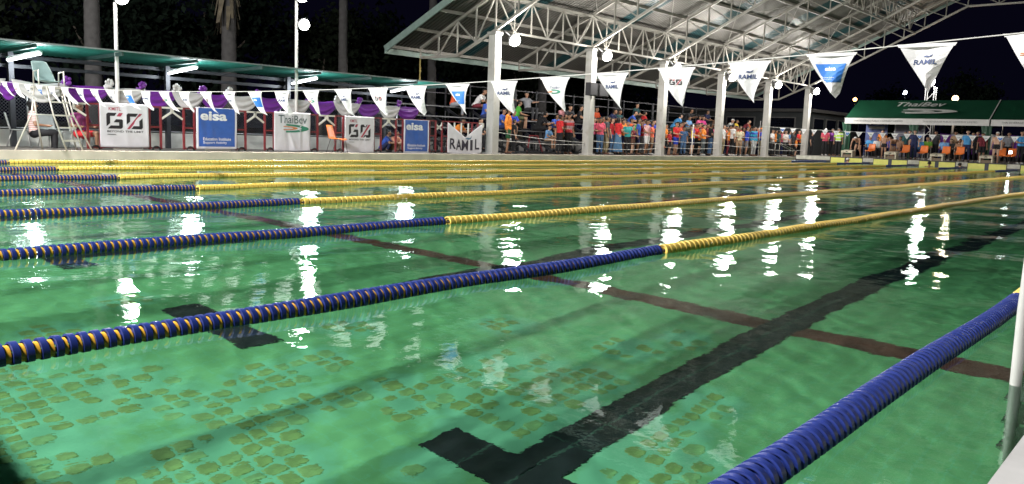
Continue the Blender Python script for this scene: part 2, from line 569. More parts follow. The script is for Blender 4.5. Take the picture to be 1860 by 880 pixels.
bw = nt.nodes.new('ShaderNodeBump'); bw.inputs['Strength'].default_value = 1.0; bw.inputs['Distance'].default_value = .0012
nt.links.new(nw.outputs['Fac'], bw.inputs['Height']); vd = nt.nodes.new('ShaderNodeVectorMath'); vd.operation = 'DISTANCE'; vd.inputs[1].default_value = (WX0, WY0, 0)   # still in the corner, livelier up the pool
nt.links.new(tcw.outputs['Object'], vd.inputs[0])
mw = nt.nodes.new('ShaderNodeMapRange'); mw.inputs[1].default_value = 3; mw.inputs[2].default_value = 9; mw.inputs[3].default_value = .0008; mw.inputs[4].default_value = .0020
nt.links.new(vd.outputs['Value'], mw.inputs[0]); nt.links.new(mw.outputs[0], bw.inputs['Distance'])
nt.links.new(bw.outputs[0], gl.inputs['Normal'])
gl.inputs['IOR'].default_value = 1.333
gl.inputs['Color'].default_value = (.86, .98, .93, 1)
nt.links.new(gl.outputs[0], nt.nodes['Material Output'].inputs[0])
wm.materials.append(m)
water = kind(link('water', wm), 'structure')
water.cycles.is_caustics_caster = True
for o in RECV:
    o.cycles.is_caustics_receiver = True

# ------------------------------------------------------------------ touch pads and starting blocks at the far end
YEL = M('touch_pad_yellow', (.72, .70, .16), .5, var=.06)
NAVY = M('navy_panel', (.03, .035, .06), .5)
for i, yc in enumerate((16.32, 13.84, 11.36, 8.9, 6.4, 3.9, 1.4)):
    nth = ('leftmost', 'second from the left', 'third from the left', 'fourth from the left', 'fifth', 'sixth', 'seventh')[i]
    if i < 5:
        t = thing('touch_pad', f'yellow touch pad with dark middle stripe on the far end wall, {nth}', 'touch pad', (44.28, yc, 0), group='touch pads on the far end wall')
        for sgn in (-1, 1):
            MB().bb(44.265, 44.295, yc+sgn*.505-.405, yc+sgn*.505+.405, -.5, .285).build('pad_panel', YEL, t)
        MB().bb(44.262, 44.292, yc-.10, yc+.10, -.5, .283).build('centre_stripe', NAVY, t)
        MB().bb(44.258, 44.30, yc-.92, yc+.92, .285, .315).build('top_rail', BLACK, t)
        b0 = thing('starting_block', f'cream starting block with a sloping top over the {nth} touch pad', 'starting block', (45.05, yc+.18, DE), group='starting blocks')
        BLKM = M('block_cream', (.55, .50, .38), .6, var=.15)
        x, y = 45.05, yc+.18
        o = MB(); vs = [(x-.3, y-.33, .58), (x+.3, y-.33, .64), (x+.3, y+.33, .64), (x-.3, y+.33, .58)]
        vs += [(a, b2, c+.12) for a, b2, c in vs]
        o.add(vs, [(3, 2, 1, 0), (4, 5, 6, 7), (0, 1, 5, 4), (1, 2, 6, 5), (2, 3, 7, 6), (3, 0, 4, 7)]).build('platform', BLKM, b0)
        for sgn in (-1, 1):
            MB().bb(x-.25, x+.25, y+sgn*.29-.035, y+sgn*.29+.035, DE, .585).build('side_support', BLKM, b0)
        MB().bb(x-.22, x+.2, y-.24, y+.24, DE, .48).build('step', M('block_brown', (.2, .15, .1), .7), b0)
        MB().slab([(-.09, -.02), (.09, -.02), (.05, .03), (0, .05), (-.05, .03)], (x-.302, y, .645), (0, -1, 0), (0, 0, 1), .004).build('emblem', M('emblem_dark', (.07, .06, .05), .6), b0)
for yc in (18.2, 15.08, 12.57, 10.1, 7.65):
    pass
for i, (y0, y1) in enumerate(((17.3, 19.38), (14.78, 15.36), (12.30, 12.88), (9.84, 10.40), (7.36, 7.94))):
    kind(MB().bb(44.27, 44.296, y0, y1, .10, DE-.01).build('end_wall_panel', M('pale_wall', (.50, .49, .43), .7, var=.2)), 'structure')
# ================================================================== LANE ROPES
BLUE_D = M('float_blue', (.013, .029, .18), .42, var=.12, scale=20)
YEL_D = M('float_yellow', (.80, .57, .12), .5, var=.10, scale=20)
YEL_S = M('spacer_orange', (.70, .38, .03), .45, var=.12, scale=20)
CABLE = M('rope_cable', (.10, .09, .08), .6)
def disc_geo(hw, ro, ri, n):
    prof = [(ri, -hw*.45), (ro*.84, -hw*.45), (ro*.86, -hw), (ro, -hw*.92), (ro, hw*.92), (ro*.86, hw), (ro*.84, hw*.45), (ri, hw*.45)]
    if n < 14:
        prof = [(ri, -hw), (ro, -hw), (ro, hw), (ri, hw)]
    vs = []; fs = []
    for (r, x) in prof:
        for i in range(n):
            a = 2*math.pi*i/n
            vs.append((x, r*math.cos(a), r*math.sin(a)))
    k = len(prof)
    for j in range(k-1):
        for i in range(n):
            fs.append((j*n+i, j*n+(i+1) % n, (j+1)*n+(i+1) % n, (j+1)*n+i))
    return vs, fs
def disc_mesh(nm, hw, ro, ri, n, mat):
    mb = MB(); mb.add(*disc_geo(hw, ro, ri, n))
    me = mb.mesh(nm, None, True); me.set_sharp_from_angle(angle=R(35)); me.materials.append(mat)
    return me
DB = disc_mesh('float_disc', .0135, .056, .026, 24, BLUE_D)
DY = disc_mesh('float_disc', .031, .054, .026, 24, YEL_D)
SP = disc_mesh('spacer', .0105, .043, .02, 18, YEL_S)
ROPE_N = ['nearest lane rope, its big blue discs crossing the lower right corner',
          'second lane rope from the camera, blue discs at left turning yellow mid picture',
          'third lane rope from the camera, blue then yellow discs',
          'fourth lane rope from the camera, blue then yellow discs',
          'fifth lane rope, blue for a short stretch at left then yellow',
          'sixth lane rope from the camera, mostly yellow',
          'seventh lane rope from the camera, second from the far side',
          'farthest lane rope, yellow line just below the far coping']
REACH = [(9.0), (8.0), (6.5), (3.0), -9, -9, -9, -9]       # up to here every disc is a piece of its own
for k in range(8):
    y0 = 2.5*k
    rope = thing('lane_rope', ROPE_N[k], 'lane rope', (WX0, y0, 0), group='lane ropes along the pool')
    yo = lambda x: y0 + (.010*math.sin(.55*x+1.7*k) + .006*math.sin(1.9*x+k))*min(1, max(0, (x-WX0)))
    zz = .016
    zo = lambda x: zz + .004*math.sin(2.3*x+k)
    MB().tube([(WX0+.0+i*1.0, yo(WX0+i), zo(WX0+i)) for i in range(0, 50)] , .012, 6).build('cable', CABLE, rope)
    xs = [(-5.17+.05*i, 'b') for i in range(int(5.15/.05))] + [(.045+.078*i, 'y') for i in range(int(38.95/.078))] + [(39.05+.05*i, 'b') for i in range(int(5.15/.05))]
    far = {'b': MB(), 'y': MB(), 's': MB()}
    cnt = 0
    for x, c in xs:
        px, py, pz = x-WX0, yo(x)-y0, zo(x)
        if x < REACH[k] and cnt < 298:
            o = link('float_disc', DB if c == 'b' else DY, None, rope)
            o.location = (px, py, pz)
            o.rotation_euler = (random.uniform(0, 6), random.uniform(-.05, .05), random.uniform(-.05, .05))
            cnt += 1
            if c == 'b' and k < 3:
                o2 = link('spacer', SP, None, rope)
                o2.location = (px+.025, py, pz)
            elif c == 'b':
                vs, fs = disc_geo(.0105, .045, .02, 8)
                far['s'].add([(a+px+.025, b+py, d+pz) for a, b, d in vs], fs)
        else:
            n = 10 if k < 5 else 8
            vs, fs = disc_geo(.0135, .056, .026, n) if c == 'b' else disc_geo(.031, .054, .026, n)
            far[c].add([(a+px, b+py, d+pz) for a, b, d in vs], fs)
            if c == 'b' and x < 20:
                vs, fs = disc_geo(.0105, .045, .02, 8)
                far['s'].add([(a+px+.025, b+py, d+pz) for a, b, d in vs], fs)
    for key, nm, mt in (('b', 'far_blue_floats', BLUE_D), ('y', 'far_yellow_floats', YEL_D), ('s', 'far_spacers', YEL_S)):
        if far[key].v:
            kind(far[key].build(nm, mt, rope, False, local=True), 'stuff')

# ------------------------------------------------------------------ pool ladder at the near side
lad = thing('pool_ladder', 'polished steel pool ladder at the right edge, standing in the water', 'ladder', (-2.08, -.56, 0))
for x in (-2.08, -1.55):
    pts = [(x, -.34, -.95), (x, -.34, -.2), (x, -.335, .3), (x, -.34, .62)]
    for i in range(1, 9):
        a = math.pi*i/8
        pts.append((x, -.62+.28*math.cos(a), .62+.26*math.sin(a)))
    pts.append((x, -.90, .16))
    MB().tube(pts, .021, 12).build('handrail', M('rail_satin', (.55, .55, .54), .3, .25), lad, True)
for z in (-.25, -.55, -.85):
    MB().bb(-2.06, -1.57, -.38, -.30, z-.015, z+.015).build('tread', STEEL, lad)

# ------------------------------------------------------------------ two strings of pennants
FW = M('pennant_white', (.86, .86, .88), .7, var=.03, transl=.35)
FB = M('pennant_blue', (.03, .17, .56), .6, var=.06)
FN = M('print_navy', (.03, .05, .14), .6)
FG = M('print_green', (.03, .22, .14), .6)
FK = M('print_black', (.015, .014, .02), .6)
FR = M('print_red', (.55, .03, .06), .6)
FO = M('print_orange', (.62, .22, .08), .6)
PRW = M('print_white', (.82, .83, .86), .6)
def sag_near(y):
    return 1.345 + .00415*(y-8.3)**2 if y < 8.3 else 1.345 + .0031*(y-8.3)**2
def pennant(parent, X, yc, z, w, h, design, tilt, detail):
    """tilt: how far the wind swings the tip, in metres along y and x"""
    ty, tx = tilt
    ph = random.uniform(0, 6)
    cu = random.uniform(.008, .03)
    tw = random.uniform(-.08, .08)
    def P(a, b, lift=0.0):          # a: -0.5..0.5 to the viewer's right at the top, b: 0 top .. 1 tip
        y = yc - a*w*(1-b) + ty*b*b
        x = X + tx*b*b + cu*math.sin(6*a+5*b+ph)*(.35+.65*b) + tw*a*b - lift
        return (x, y, z - .012 - h*b)
    mb = MB()
    N = 8
    for i in range(N):
        b0, b1 = i/N, (i+1)/N
        for j in range(4):
            a0, a1 = -.5+j/4, -.5+(j+1)/4
            if i < N-1:
                mb.add([P(a0, b1), P(a1, b1), P(a1, b0), P(a0, b0)], [(0, 1, 2, 3)])
            else:
                mb.add([P(0, 1), P(a1, b0), P(a0, b0)], [(0, 1, 2)])
    hem = [P(-.525, -.02, .003), P(-.525, .045, .003), P(.525, .045, .003), P(.525, -.02, .003)]
    mb.add(hem, [(0, 1, 2, 3)])
    p = mb.build('pennant', FW, parent)
    def warp(v):
        b = (z-.012-v.z)/h
        a = (yc + ty*b*b - v.y)/(w*max(.05, 1-b))
        return P(a, b, .004)
    o, xd, yd = (X, yc, z-.012-h*.36), (0, -1, 0), (0, 0, 1)
    if design == 'eisa':
        q = MB()
        for i in range(4):
            for j in range(4):
                b0, b1 = .22+.42*i/4, .22+.42*(i+1)/4
                a0, a1 = -.41+.82*j/4, -.41+.82*(j+1)/4
                q.add([P(a0, b1, .003), P(a1, b1, .003), P(a1, b0, .003), P(a0, b0, .003)], [(0, 1, 2, 3)])
        q.build('print_panel', FB, p)
        t = MB()
        text_on(t, 'eisa', (X, yc, z-.012-h*.33), xd, yd, w*.24, h*.09, bold=.03, warp=lambda v: Vector(warp(v))+Vector((-.002, 0, 0)))
        if detail:
            text_on(t, 'Education Institute', (X, yc+.03*w, z-.012-h*.53), xd, yd, w*.26, h*.025, warp=lambda v: Vector(warp(v))+Vector((-.002, 0, 0)))
            text_on(t, 'Support Activity', (X, yc+.05*w, z-.012-h*.57), xd, yd, w*.22, h*.025, warp=lambda v: Vector(warp(v))+Vector((-.002, 0, 0)))
        t.build('lettering', PRW, p)
    elif design == 'ramil':
        t = MB(); text_on(t, 'RAMIL', o, xd, yd, w*.44, h*.11, bold=.025, warp=warp, shear=.12)
        if detail:
            bird = [(-.02, .0), (.0, .012), (.02, .006), (.045, .022), (.035, .0), (.01, -.008)]
            t.add([warp(Vector((X, yc-c[0]*w/.33, z-.012-h*.25+c[1]*h/.4))) for c in bird], [tuple(range(6))])
        t.build('lettering', FN, p)
    elif design == 'go':
        d, r_ = MB(), MB()
        go_sign(d, r_, o, xd, yd, w*.32, h*.14, warp)
        d.build('lettering', FK, p); r_.build('lettering_slash', FR, p)
        if detail:
            t = MB(); text_on(t, 'KMITL', (X, yc+.05, z-.012-h*.27), xd, yd, w*.12, h*.03, warp=warp); t.build('lettering_small', FR, p)
    else:
        t = MB(); text_on(t, 'ThaiBev', (X, yc, z-.012-h*.28), xd, yd, w*.36, h*.07, warp=warp); t.build('lettering', FN, p)
        s_ = MB(); swoosh(s_, (X, yc-.01, z-.012-h*.40), xd, yd, w*.34, h*.13, 1, .66, warp); s_.build('swoosh_green', FG, p)
        s_ = MB(); swoosh(s_, (X, yc+.04, z-.012-h*.40), xd, yd, w*.24, h*.09, .62, .36, warp); s_.build('swoosh_orange', FO, p)
seq = ['thai', 'ramil', 'eisa', 'ramil', 'go', 'ramil']
fs1 = thing('pennant_string', 'string of large white sponsor pennants across the near end of the pool', 'bunting', (0, WY0, 1.7), group='pennant strings over the pool')
MB().tube([(0, -.75+.5*i, sag_near(-.75+.5*i)) for i in range(0, 42)], .0035, 5).build('cord', CORD, fs1)
for i in range(31):
    yc = .06 + .603*i
    if yc > 18.7: break
    wind = min(1, i/16)
    pennant(fs1, 0, yc, sag_near(yc), .335-.045*wind+random.uniform(-.01, .01), .30-.02*wind, seq[i % 6], (-.02-.14*wind*random.uniform(.6, 1.3), .10*wind*random.uniform(.4, 1.2)+.02), i < 14)
for y in (-.78, 19.75):
    st = MB().cone((0, y, .15), (0, y, sag_near(y)+.05), .02, .018, 10)
    st.build('string_post', GALV, fs1, True)
fs2 = thing('pennant_string', 'far string of small looking white pennants in front of the green tents', 'bunting', (39.6, WY0, 1.7), group='pennant strings over the pool')
z2 = lambda y: 1.69+.0022*(y-9)**2
MB().tube([(39.6, -.75+.5*i, z2(-.75+.5*i)) for i in range(0, 42)], .006, 5).build('cord', CORD, fs2)
for i in range(31):
    yc = .3+.603*i
    pennant(fs2, 39.6, yc, z2(yc), .34, .27, seq[(i+2) % 6], (random.uniform(-.03, .03), .03), False)
for y in (-.78, 19.75):
    MB().cone((39.6, y, .15), (39.6, y, z2(y)+.3), .02, .018, 10).build('string_post', GALV, fs2, True)
# ================================================================== FAR SIDE, LEFT: canopy, fence, barriers, banners
# tall chair
uc = thing('umpire_chair', 'tall silver umpire chair with a grey seat shell on the far deck at left', 'chair', (1.55, 19.85, DZ))
TUBE = M('chair_tube', (.62, .60, .54), .35, .3, var=.15)
def tb(nm, pts, r=.019): return MB().tube(pts, r, 8).build(nm, TUBE, uc, True)
for (fx_, fy_, kx, ky, kz, tx_, ty_, tz) in ((.80, 19.62, 1.20, 19.70, 1.02, 1.27, 19.72, 1.62), (1.53, 20.1, 1.40, 20.02, 1.0, 1.33, 20.0, 1.62),
                                            (2.46, 19.62, 2.08, 19.70, 1.02, 1.96, 19.72, 1.62), (2.30, 20.12, 2.06, 20.02, 1.0, 1.92, 20.0, 1.62)):
    tb('leg', [(fx_, fy_, DZ), (kx, ky, kz), (tx_, ty_, tz)])
tb('ladder_stile', [(1.84, 19.5, DZ), (1.62, 19.62, 1.02), (1.52, 19.68, 1.66)])
tb('ladder_stile', [(2.20, 19.5, DZ), (1.97, 19.62, 1.02), (1.85, 19.68, 1.66)])
for z in (.42, .72, 1.0, 1.30):
    t = (z-DZ)/(1.66-DZ)
    a = 1.84-.32*t; yy = 19.5+.18*t
    MB().bar((a, yy, z), (a+.36, yy, z), .05, .035).build('rung', TUBE, uc)
tb('cross_brace', [(1.12, 19.69, 1.0), (1.42, 20.02, 1.0)], .014)
tb('cross_brace', [(1.12, 19.69, 1.0), (1.66, 19.62, 1.0)], .014)
MB().bb(1.25, 1.98, 19.68, 20.04, 1.60, 1.635).build('platform', TUBE, uc)
SH = M('seat_shell', (.20, .30, .30), .45, var=.1)
def shell(u, v):
    x = 1.42 + .42*u
    if v < .5:
        return (x, 19.66+.36*(v/.5), 1.80-.03*math.sin(math.pi*u) - .02*math.sin(math.pi*v*2))
    q = (v-.5)/.5
    w = .42*(1-.22*q*q)
    return (1.63 + (u-.5)*w - .10*q, 20.02+.10*q+.03*math.sin(math.pi*u), 1.80+.44*q*(1-.06*(2*u-1)**4))
s_ = MB().sheet(shell, 10, 16).build('seat_shell', SH, uc, True)
sm_ = s_.modifiers.new('thick', 'SOLIDIFY'); sm_.thickness = .012
for x in (1.36, 1.90):
    tb('armrest', [(x, 20.0, 1.62), (x, 19.98, 1.98), (x, 19.7, 2.0), (x, 19.66, 1.62)], .016)

# green canopy on dark posts
cn = thing('shade_canopy', 'long green corrugated canopy on dark posts over the far left deck', 'canopy', (8, 22, DZ))
CANM = M('canopy_green', (.025, .19, .145), .45, var=.25, scale=2, transl=.25)
def can_sheet(x0, x1):
    mb = MB()
    n = int((x1-x0)/.07)
    xs = [x0+(x1-x0)*i/n for i in range(n+1)]
    for i, x in enumerate(xs):
        d = .018 if i % 2 else 0
        mb.v += [(x, 20.45, 2.665+d), (x, 23.6, 2.60+d)]
    mb.f = [(2*i, 2*i+1, 2*i+3, 2*i+2) for i in range(n)]
    return mb
xx = [-4.4, -2.4, -.4, 1.6, 3.6, 5.6, 7.6, 9.6, 11.6, 13.6, 15.4]
for a, b in zip(xx[:-1], xx[1:]):
    can_sheet(a+.004, b-.004).build('canopy_panel', CANM, cn)
MB().bb(-4.4, 15.4, 20.43, 20.45, 2.655, 2.69).build('front_fascia', M('fascia_pale', (.16, .19, .19), .5), cn)
for x in xx:
    MB().bar((x, 20.46, 2.605), (x, 23.6, 2.54), .05, .09).build('rafter', M('rafter_green', (.03, .07, .06), .5), cn)
for x in (-2.4, 1.6, 5.6, 9.6, 13.6):
    MB().bb(x-.06, x+.06, 22.14, 22.26, DZ, 2.52).build('post', DARKST, cn)
for (y, z) in ((22.42, 2.44), (22.42, 2.20), (23.5, 2.50)):
    MB().bb(-4.4, 15.3, y-.04, y+.04, z-.045, z+.045).build('beam', DARKST, cn)
TUBE_E = emit('tube_glow', (.93, .96, 1.0), 14)
for i, x in enumerate((1.75, 5.8, 9.85, 13.95)):
    nm = ('behind the umpire chair', 'above the blue banner', 'above the banner with the green swoosh', 'at the right end of the canopy')[i]
    lt = thing('tube_lamp', f'lit white fluorescent tube under the green canopy, {nm}', 'lamp', (x, 21.7, 2.42), group='fluorescent tubes under the canopy')
    pa, pb = Vector((x-.30, 21.9, 2.30)), Vector((x+.26, 21.35, 2.50))
    dz = Vector((0, 0, .05)); dd = (pb-pa).normalized()
    MB().bar(pa+dz, pb+dz, .09, .05).build('housing', WHITE, lt)
    MB().cone(pa, pb, .036, .036, 10).build('tube', TUBE_E, lt, True)
    for e in (pa-dd*.012, pb+dd*.012):
        MB().bar(e, e+dz, .05).build('lamp_holder', WHITE, lt)
    lamp_light('tube_light', (x+.1, 21.5, 2.2), P_TUBE, (.9, .95, 1.0), .25)

# low wall and chain link behind
kind(MB().bb(-6, 15.2, 22.55, 22.75, DZ, .62).build('low_wall', M('low_wall_paint', (.50, .50, .46), .75, var=.25, scale=1.5)), 'structure')
o = bpy.data.objects['low_wall']; del o['kind']
tag(o, 'low off white wall behind the sponsor banners', 'wall')
cf = thing('chain_link_fence', 'dark chain link fence on top of the low wall', 'fence', (4, 22.65, .62))
MESHM = M('wire_mesh', (.16, .17, .18), .5, .6)
mb = MB()
z0, z1 = .64, 1.72
p = .085
H = z1-z0
i = 0
x = -2.0
while x < 14.8:
    for sgn in (1, -1):
        a = (x, 22.65, z0); b = (x+H, 22.65, z1)
        if sgn < 0: a = (x+H, 22.65+.006, z0); b = (x, 22.65+.006, z1)
        mb.bar(a, b, .0045)
    x += p
kind(mb.build('wire_mesh', MESHM, cf), 'stuff')
for x in (-.4, 2.1, 4.6, 7.1, 9.6, 12.1, 14.6):
    MB().cone((x, 22.65, .62), (x, 22.65, 1.76), .022, .022, 8).build('post', GALV, cf, True)
for z in (.66, 1.74):
    MB().cone((-3, 22.65, z), (15.1, 22.65, z), .016, .016, 6).build('rail', GALV, cf, True)

# draped swags, purple and white by turns
PUR = M('purple_satin', (.16, .025, .30), .38, var=.15, scale=4)
WSAT = M('white_satin', (.60, .60, .60), .4, var=.08, scale=4)
swx = [-.6, .98, 1.32, 2.41, 3.43, 4.28, 5.23, 5.98, 6.79, 7.71, 8.69, 9.54, 10.59, 11.47, 12.41, 13.19, 14.16]
swn = ['at the left edge', 'left of the umpire chair', 'behind the umpire chair', 'right of the umpire chair', 'above the first lettered banner', 'right of the first lamp pole',
       'left of the first blue banner', 'above the first blue banner', 'right of the first blue banner', 'left of the swoosh banner', 'above the swoosh banner',
       'right of the second lamp pole', 'above the orange chair', 'above the second lettered banner', 'left of the second blue banner', 'last one at the right end']
for i in range(len(swx)-1):
    x0, x1 = swx[i]-.10, swx[i+1]+.12
    white = i % 2 == 0
    if i == 0: white = True
    L = x1-x0
    drop = .40+.05*random.random()
    def f(u, v, x0=x0, L=L, drop=drop, ph=random.uniform(0, 6), i=i):
        s = 4*u*(1-u)
        top = 1.86 - .05*s
        z = top - .05 - (drop*s**.8+.03)*v
        y = 21.0 - .004*i % .02 - .05*s*math.sin(math.pi*v) + .018*math.sin(16*v+ph+2*u)*s
        return (x0+L*u, y + (.03 if i % 2 else 0), z + .012*math.sin(9*u+ph))
    o = MB().sheet(f, 22, 16).build('swag', WSAT if white else PUR, None, True)
    o.modifiers.new('thick', 'SOLIDIFY').thickness = .006
    tag(o, f"{'white' if white else 'purple'} satin swag, {swn[i]}", 'drapery', 'purple and white swags')
    # rosette tied at its right end
    if 2 <= i and i != 15:
        c = (x1-.12, 20.93, 1.87)
        mb = MB()
        for k in range(9):
            a = 2*math.pi*k/9+random.random()
            d = Vector((math.cos(a), -.4, math.sin(a)))*random.uniform(.05, .09)
            mb.ball(Vector(c)+d, random.uniform(.04, .06), 7, 5, (1, .7, 1))
        mb.ball(c, .05, 8, 6)
        r_ = mb.build('rosette', PUR if white else WSAT, o, True)

# lamp poles
BULB = emit('lamp_glow', (1.0, .98, .95), 26)
def flood(parent, c, face, size=.3):
    """lamp head: housing, glowing glass, bracket; face is the way it points"""
    c = Vector(c); d = Vector(face).normalized()
    MB().cone(c-d*.20, c-d*.02, size*.45, size*.95, 14).build('lamp_housing', GALV, parent, True)
    MB().cone(c-d*.02, c+d*.012, size, size, 18).build('lamp_rim', GALV, parent, True)
    MB().ball(c+d*.03, size*.86, 16, 8, (1, 1, 1)).build('lamp_glass', BULB, parent, True)
for j, (x, tops) in enumerate(((3.62, [(3.70, 4.02)]), (9.0, [(9.06, 4.83), (9.14, 4.02)]))):
    h = tops[0][1]-.12
    lp = thing('lamp_post', ('slim white lamp post with one floodlight, left of the two behind the banners', 'slim white lamp post with two floodlights, right of the two behind the banners')[j], 'lamp post', (x, 20.85, DZ), group='lamp posts at the far left')
    MB().cone((x, 20.85, DZ), (x, 20.85, h), .052, .045, 10).build('pole', WHITE, lp, True)
    MB().bb(x-.1, x+.1, 20.75, 20.95, DZ, DZ+.03).build('base_plate', GALV, lp)
    for (lx, lz) in tops:
        flood(lp, (lx, 20.68, lz), (0, -1, -.35), .19)
        MB().bar((x, 20.85, lz-.1), (lx, 20.76, lz-.02), .03).build('bracket', GALV, lp)
        lamp_light('post_light', (lx, 20.50, lz-.06), P_POLE, size=.12, aim=(0, -1, -.35))

# barriers: red frames with white arms
WARM = M('barrier_white', (.70, .68, .62), .5, var=.1)
bn = ['left of and behind the first lettered banner', 'carrying the first blue banner', 'carrying the swoosh banner', 'carrying the second lettered banner', 'carrying the second blue banner', 'carrying the sagging banner']
BX = [2.63, 5.09, 7.54, 10.04, 12.52, 14.66]
for i, x in enumerate(BX):
    b = thing('crowd_barrier', f'red steel barrier with white end arms, {bn[i]}', 'barrier', (x, 20.28, DZ), group='red barriers along the far deck')
    W = 1.83
    Y = 20.28
    for q in (0, .30, 1.53, W):
        MB().bb(x+q-.025, x+q+.025, Y-.025, Y+.025, DZ+.03, 1.34).build('post', RED, b)
    for (a, c, z) in ((0, W, 1.32), (0, W, .26), (0, .30, .80), (1.53, W, .80)):
        MB().bb(x+a+.028, x+c-.028, Y-.02, Y+.02, z-.02, z+.02).build('rail', RED, b)
    for s, e in ((-1, 0), (1, W)):
        MB().bar((x+e+s*.03, Y, 1.31), (x+e+s*.30, Y, 1.31), .045).build('end_arm', WARM, b)
        MB().bar((x+e+s*.30, Y, 1.33), (x+e+s*.30, Y, 1.20), .045).build('end_arm', WARM, b)
        MB().bar((x+e+s*.30, Y, 1.20), (x+e+s*.03, Y, 1.02), .045).build('end_arm', WARM, b)
    mm = MB().bb(x+.6, x+1.35, Y-.02, Y+.02, DZ+.01, DZ+.05)
    for q in (.62, .97, 1.33): mm.bb(x+q-.02, x+q+.02, Y-.02, Y+.02, DZ+.05, 1.30)
    mm.build('white_grille', WARM, b)
    for q in (.15, 1.68):
        mb = MB(); pts = [(x+q+.10*math.cos(math.pi*k/6), Y-.06, DZ+.02+.09*math.sin(math.pi*k/6)) for k in range(7)]
        mb.tube(pts, .022, 6).build('wheel_guard', BLACK, b, True)

# banners
def banner(x0, x1, z0, z1, label, wav=1.0, topdip=0.0):
    Yb = 20.2
    ph = random.uniform(0, 6)
    fold = []
    for _ in range(7):
        fold.append((random.uniform(x0, x1), random.uniform(.10, .3), random.uniform(-.012, .012), random.uniform(-.5, .5)))
    def off(x, z):
        d = .008*math.sin(5.1*(x-x0)+3*z+ph)
        for (fx_, fw, fa, sl) in fold:
            d += fa*wav*math.exp(-((x+sl*(z-z0)-fx_)/(fw*.35))**2)
        return d
    def f(u, v):
        x = x0+(x1-x0)*u
        zt = z1 - topdip*(1-abs(2*u-1))
        z = z0+(zt-z0)*v - .03*math.sin(math.pi*u)*(1-v)*(3 if topdip else 0.4)
        return (x, Yb+off(x, z), z)
    o = MB().sheet(f, 30, 24).build('banner', M('banner_white', (.78, .78, .84), .55, var=.05, transl=.1), None, True)
    o.modifiers.new('thick', 'SOLIDIFY').thickness = .002
    tag(o, label, 'banner', 'sponsor banners on the barriers')
    warp = lambda p: Vector((p.x, p.y+off(p.x, p.z), p.z))
    return o, warp, Yb-.002
XD, ZD = (1, 0, 0), (0, 0, 1)
def go_banner(x0, x1, z0, z1, label):
    o, wp, Y = banner(x0, x1, z0, z1, label)
    w, h = x1-x0, z1-z0
    X = lambda u: x0+u*w
    Z = lambda v: z0+v*h
    d, r_ = MB(), MB()
    go_sign(d, r_, (X(.5), Y, Z(.60)), XD, ZD, w*.74, h*.36, wp)
    text_on(r_, 'KMITL', (X(.30), Y, Z(.87)), XD, ZD, w*.24, h*.075, warp=wp, bold=.01)
    text_on(d, 'BEYOND THE LIMIT', (X(.51), Y, Z(.36)), XD, ZD, w*.74, h*.045, warp=wp, bold=.01)
    d.slab([(0, 0), (.17*w, 0), (.17*w, .012), (0, .012)], (X(.14), Y-.012, Z(.285)), XD, ZD, .004)
    d.build('lettering', FK, o); r_.build('lettering_red', M('print_rose', (.42, .06, .11), .6), o)
def eisa_banner(x0, x1, z0, z1, label):
    o, wp, Y = banner(x0, x1, z0, z1, label, 1.6)
    w, h = x1-x0, z1-z0
    X = lambda u: x0+u*w
    Z = lambda v: z0+v*h
    pb = MB()
    pb.sheet(lambda u, v: tuple(wp(Vector((X(.05+.90*u), Y-.004, Z(.06+.93*v))))), 24, 20)
    pb.build('blue_panel', M('banner_blue', (.035, .11, .42), .5, var=.12, scale=5), o, True)
    t = MB()
    text_on(t, 'eisa', (X(.42), Y, Z(.80)), XD, ZD, w*.66, h*.22, lift=.008, bold=.035, warp=wp)
    text_on(t, 'Education Institute', (X(.50), Y, Z(.245)), XD, ZD, w*.70, h*.075, lift=.008, bold=.012, warp=wp)
    text_on(t, 'Support Activity', (X(.45), Y, Z(.15)), XD, ZD, w*.60, h*.075, lift=.008, bold=.012, warp=wp)
    t.build('lettering', PRW, o)
go_banner(2.89, 4.11, .27, 1.36, 'flat white banner reading GO in angular dark letters, beside the umpire chair')
eisa_banner(5.40, 6.60, .25, 1.37, 'larger blue banner reading eisa, left of the swoosh banner')
o, wp, Y = banner(7.80, 9.05, .22, 1.36, 'white banner with grey lettering over a green and orange swoosh', 1.8)
t = MB(); text_on(t, 'ThaiBev', (8.43, Y, 1.15), XD, ZD, .98, .24, warp=wp, bold=.006); t.build('lettering', M('print_slate', (.08, .12, .13), .6), o)
t = MB(); swoosh(t, (8.58, Y, .885), XD, ZD, .82, .25, 1, .70, wp); t.build('swoosh_green', FG, o)
t = MB(); swoosh(t, (8.45, Y, .89), XD, ZD, .72, .17, .72, .5, wp); t.build('swoosh_orange', FO, o)
go_banner(10.34, 11.52, .19, 1.34, 'white banner reading GO just behind the single orange chair')
eisa_banner(12.80, 13.95, .18, 1.32, 'narrower blue banner reading eisa, left of the sagging banner')
o, wp, Y = banner(14.86, 16.66, .22, 1.30, 'white banner with a sagging top, reading RAMIL, against the first column', 1.6, .52)
t = MB()
for k, ch in enumerate('RAMIL'):
    text_on(t, ch, (15.12+.32*k, Y, .56-.07*math.sin(math.pi*(k+.4)/5)), XD, ZD, (.30, .30, .33, .14, .24)[k], .38, lift=.006, bold=.02, warp=wp)
t.build('lettering', M('print_dusk', (.03, .025, .045), .6), o)
t = MB(); t.add([wp(Vector((15.85+a, Y-.006, .74+b))) for a, b in ((-.1, 0), (0, .03), (.16, .02), (.26, .12), (.2, -.02), (.06, -.05))], [tuple(range(6))]); t.build('bird_emblem', M('print_steelblue', (.10, .20, .30), .6), o)

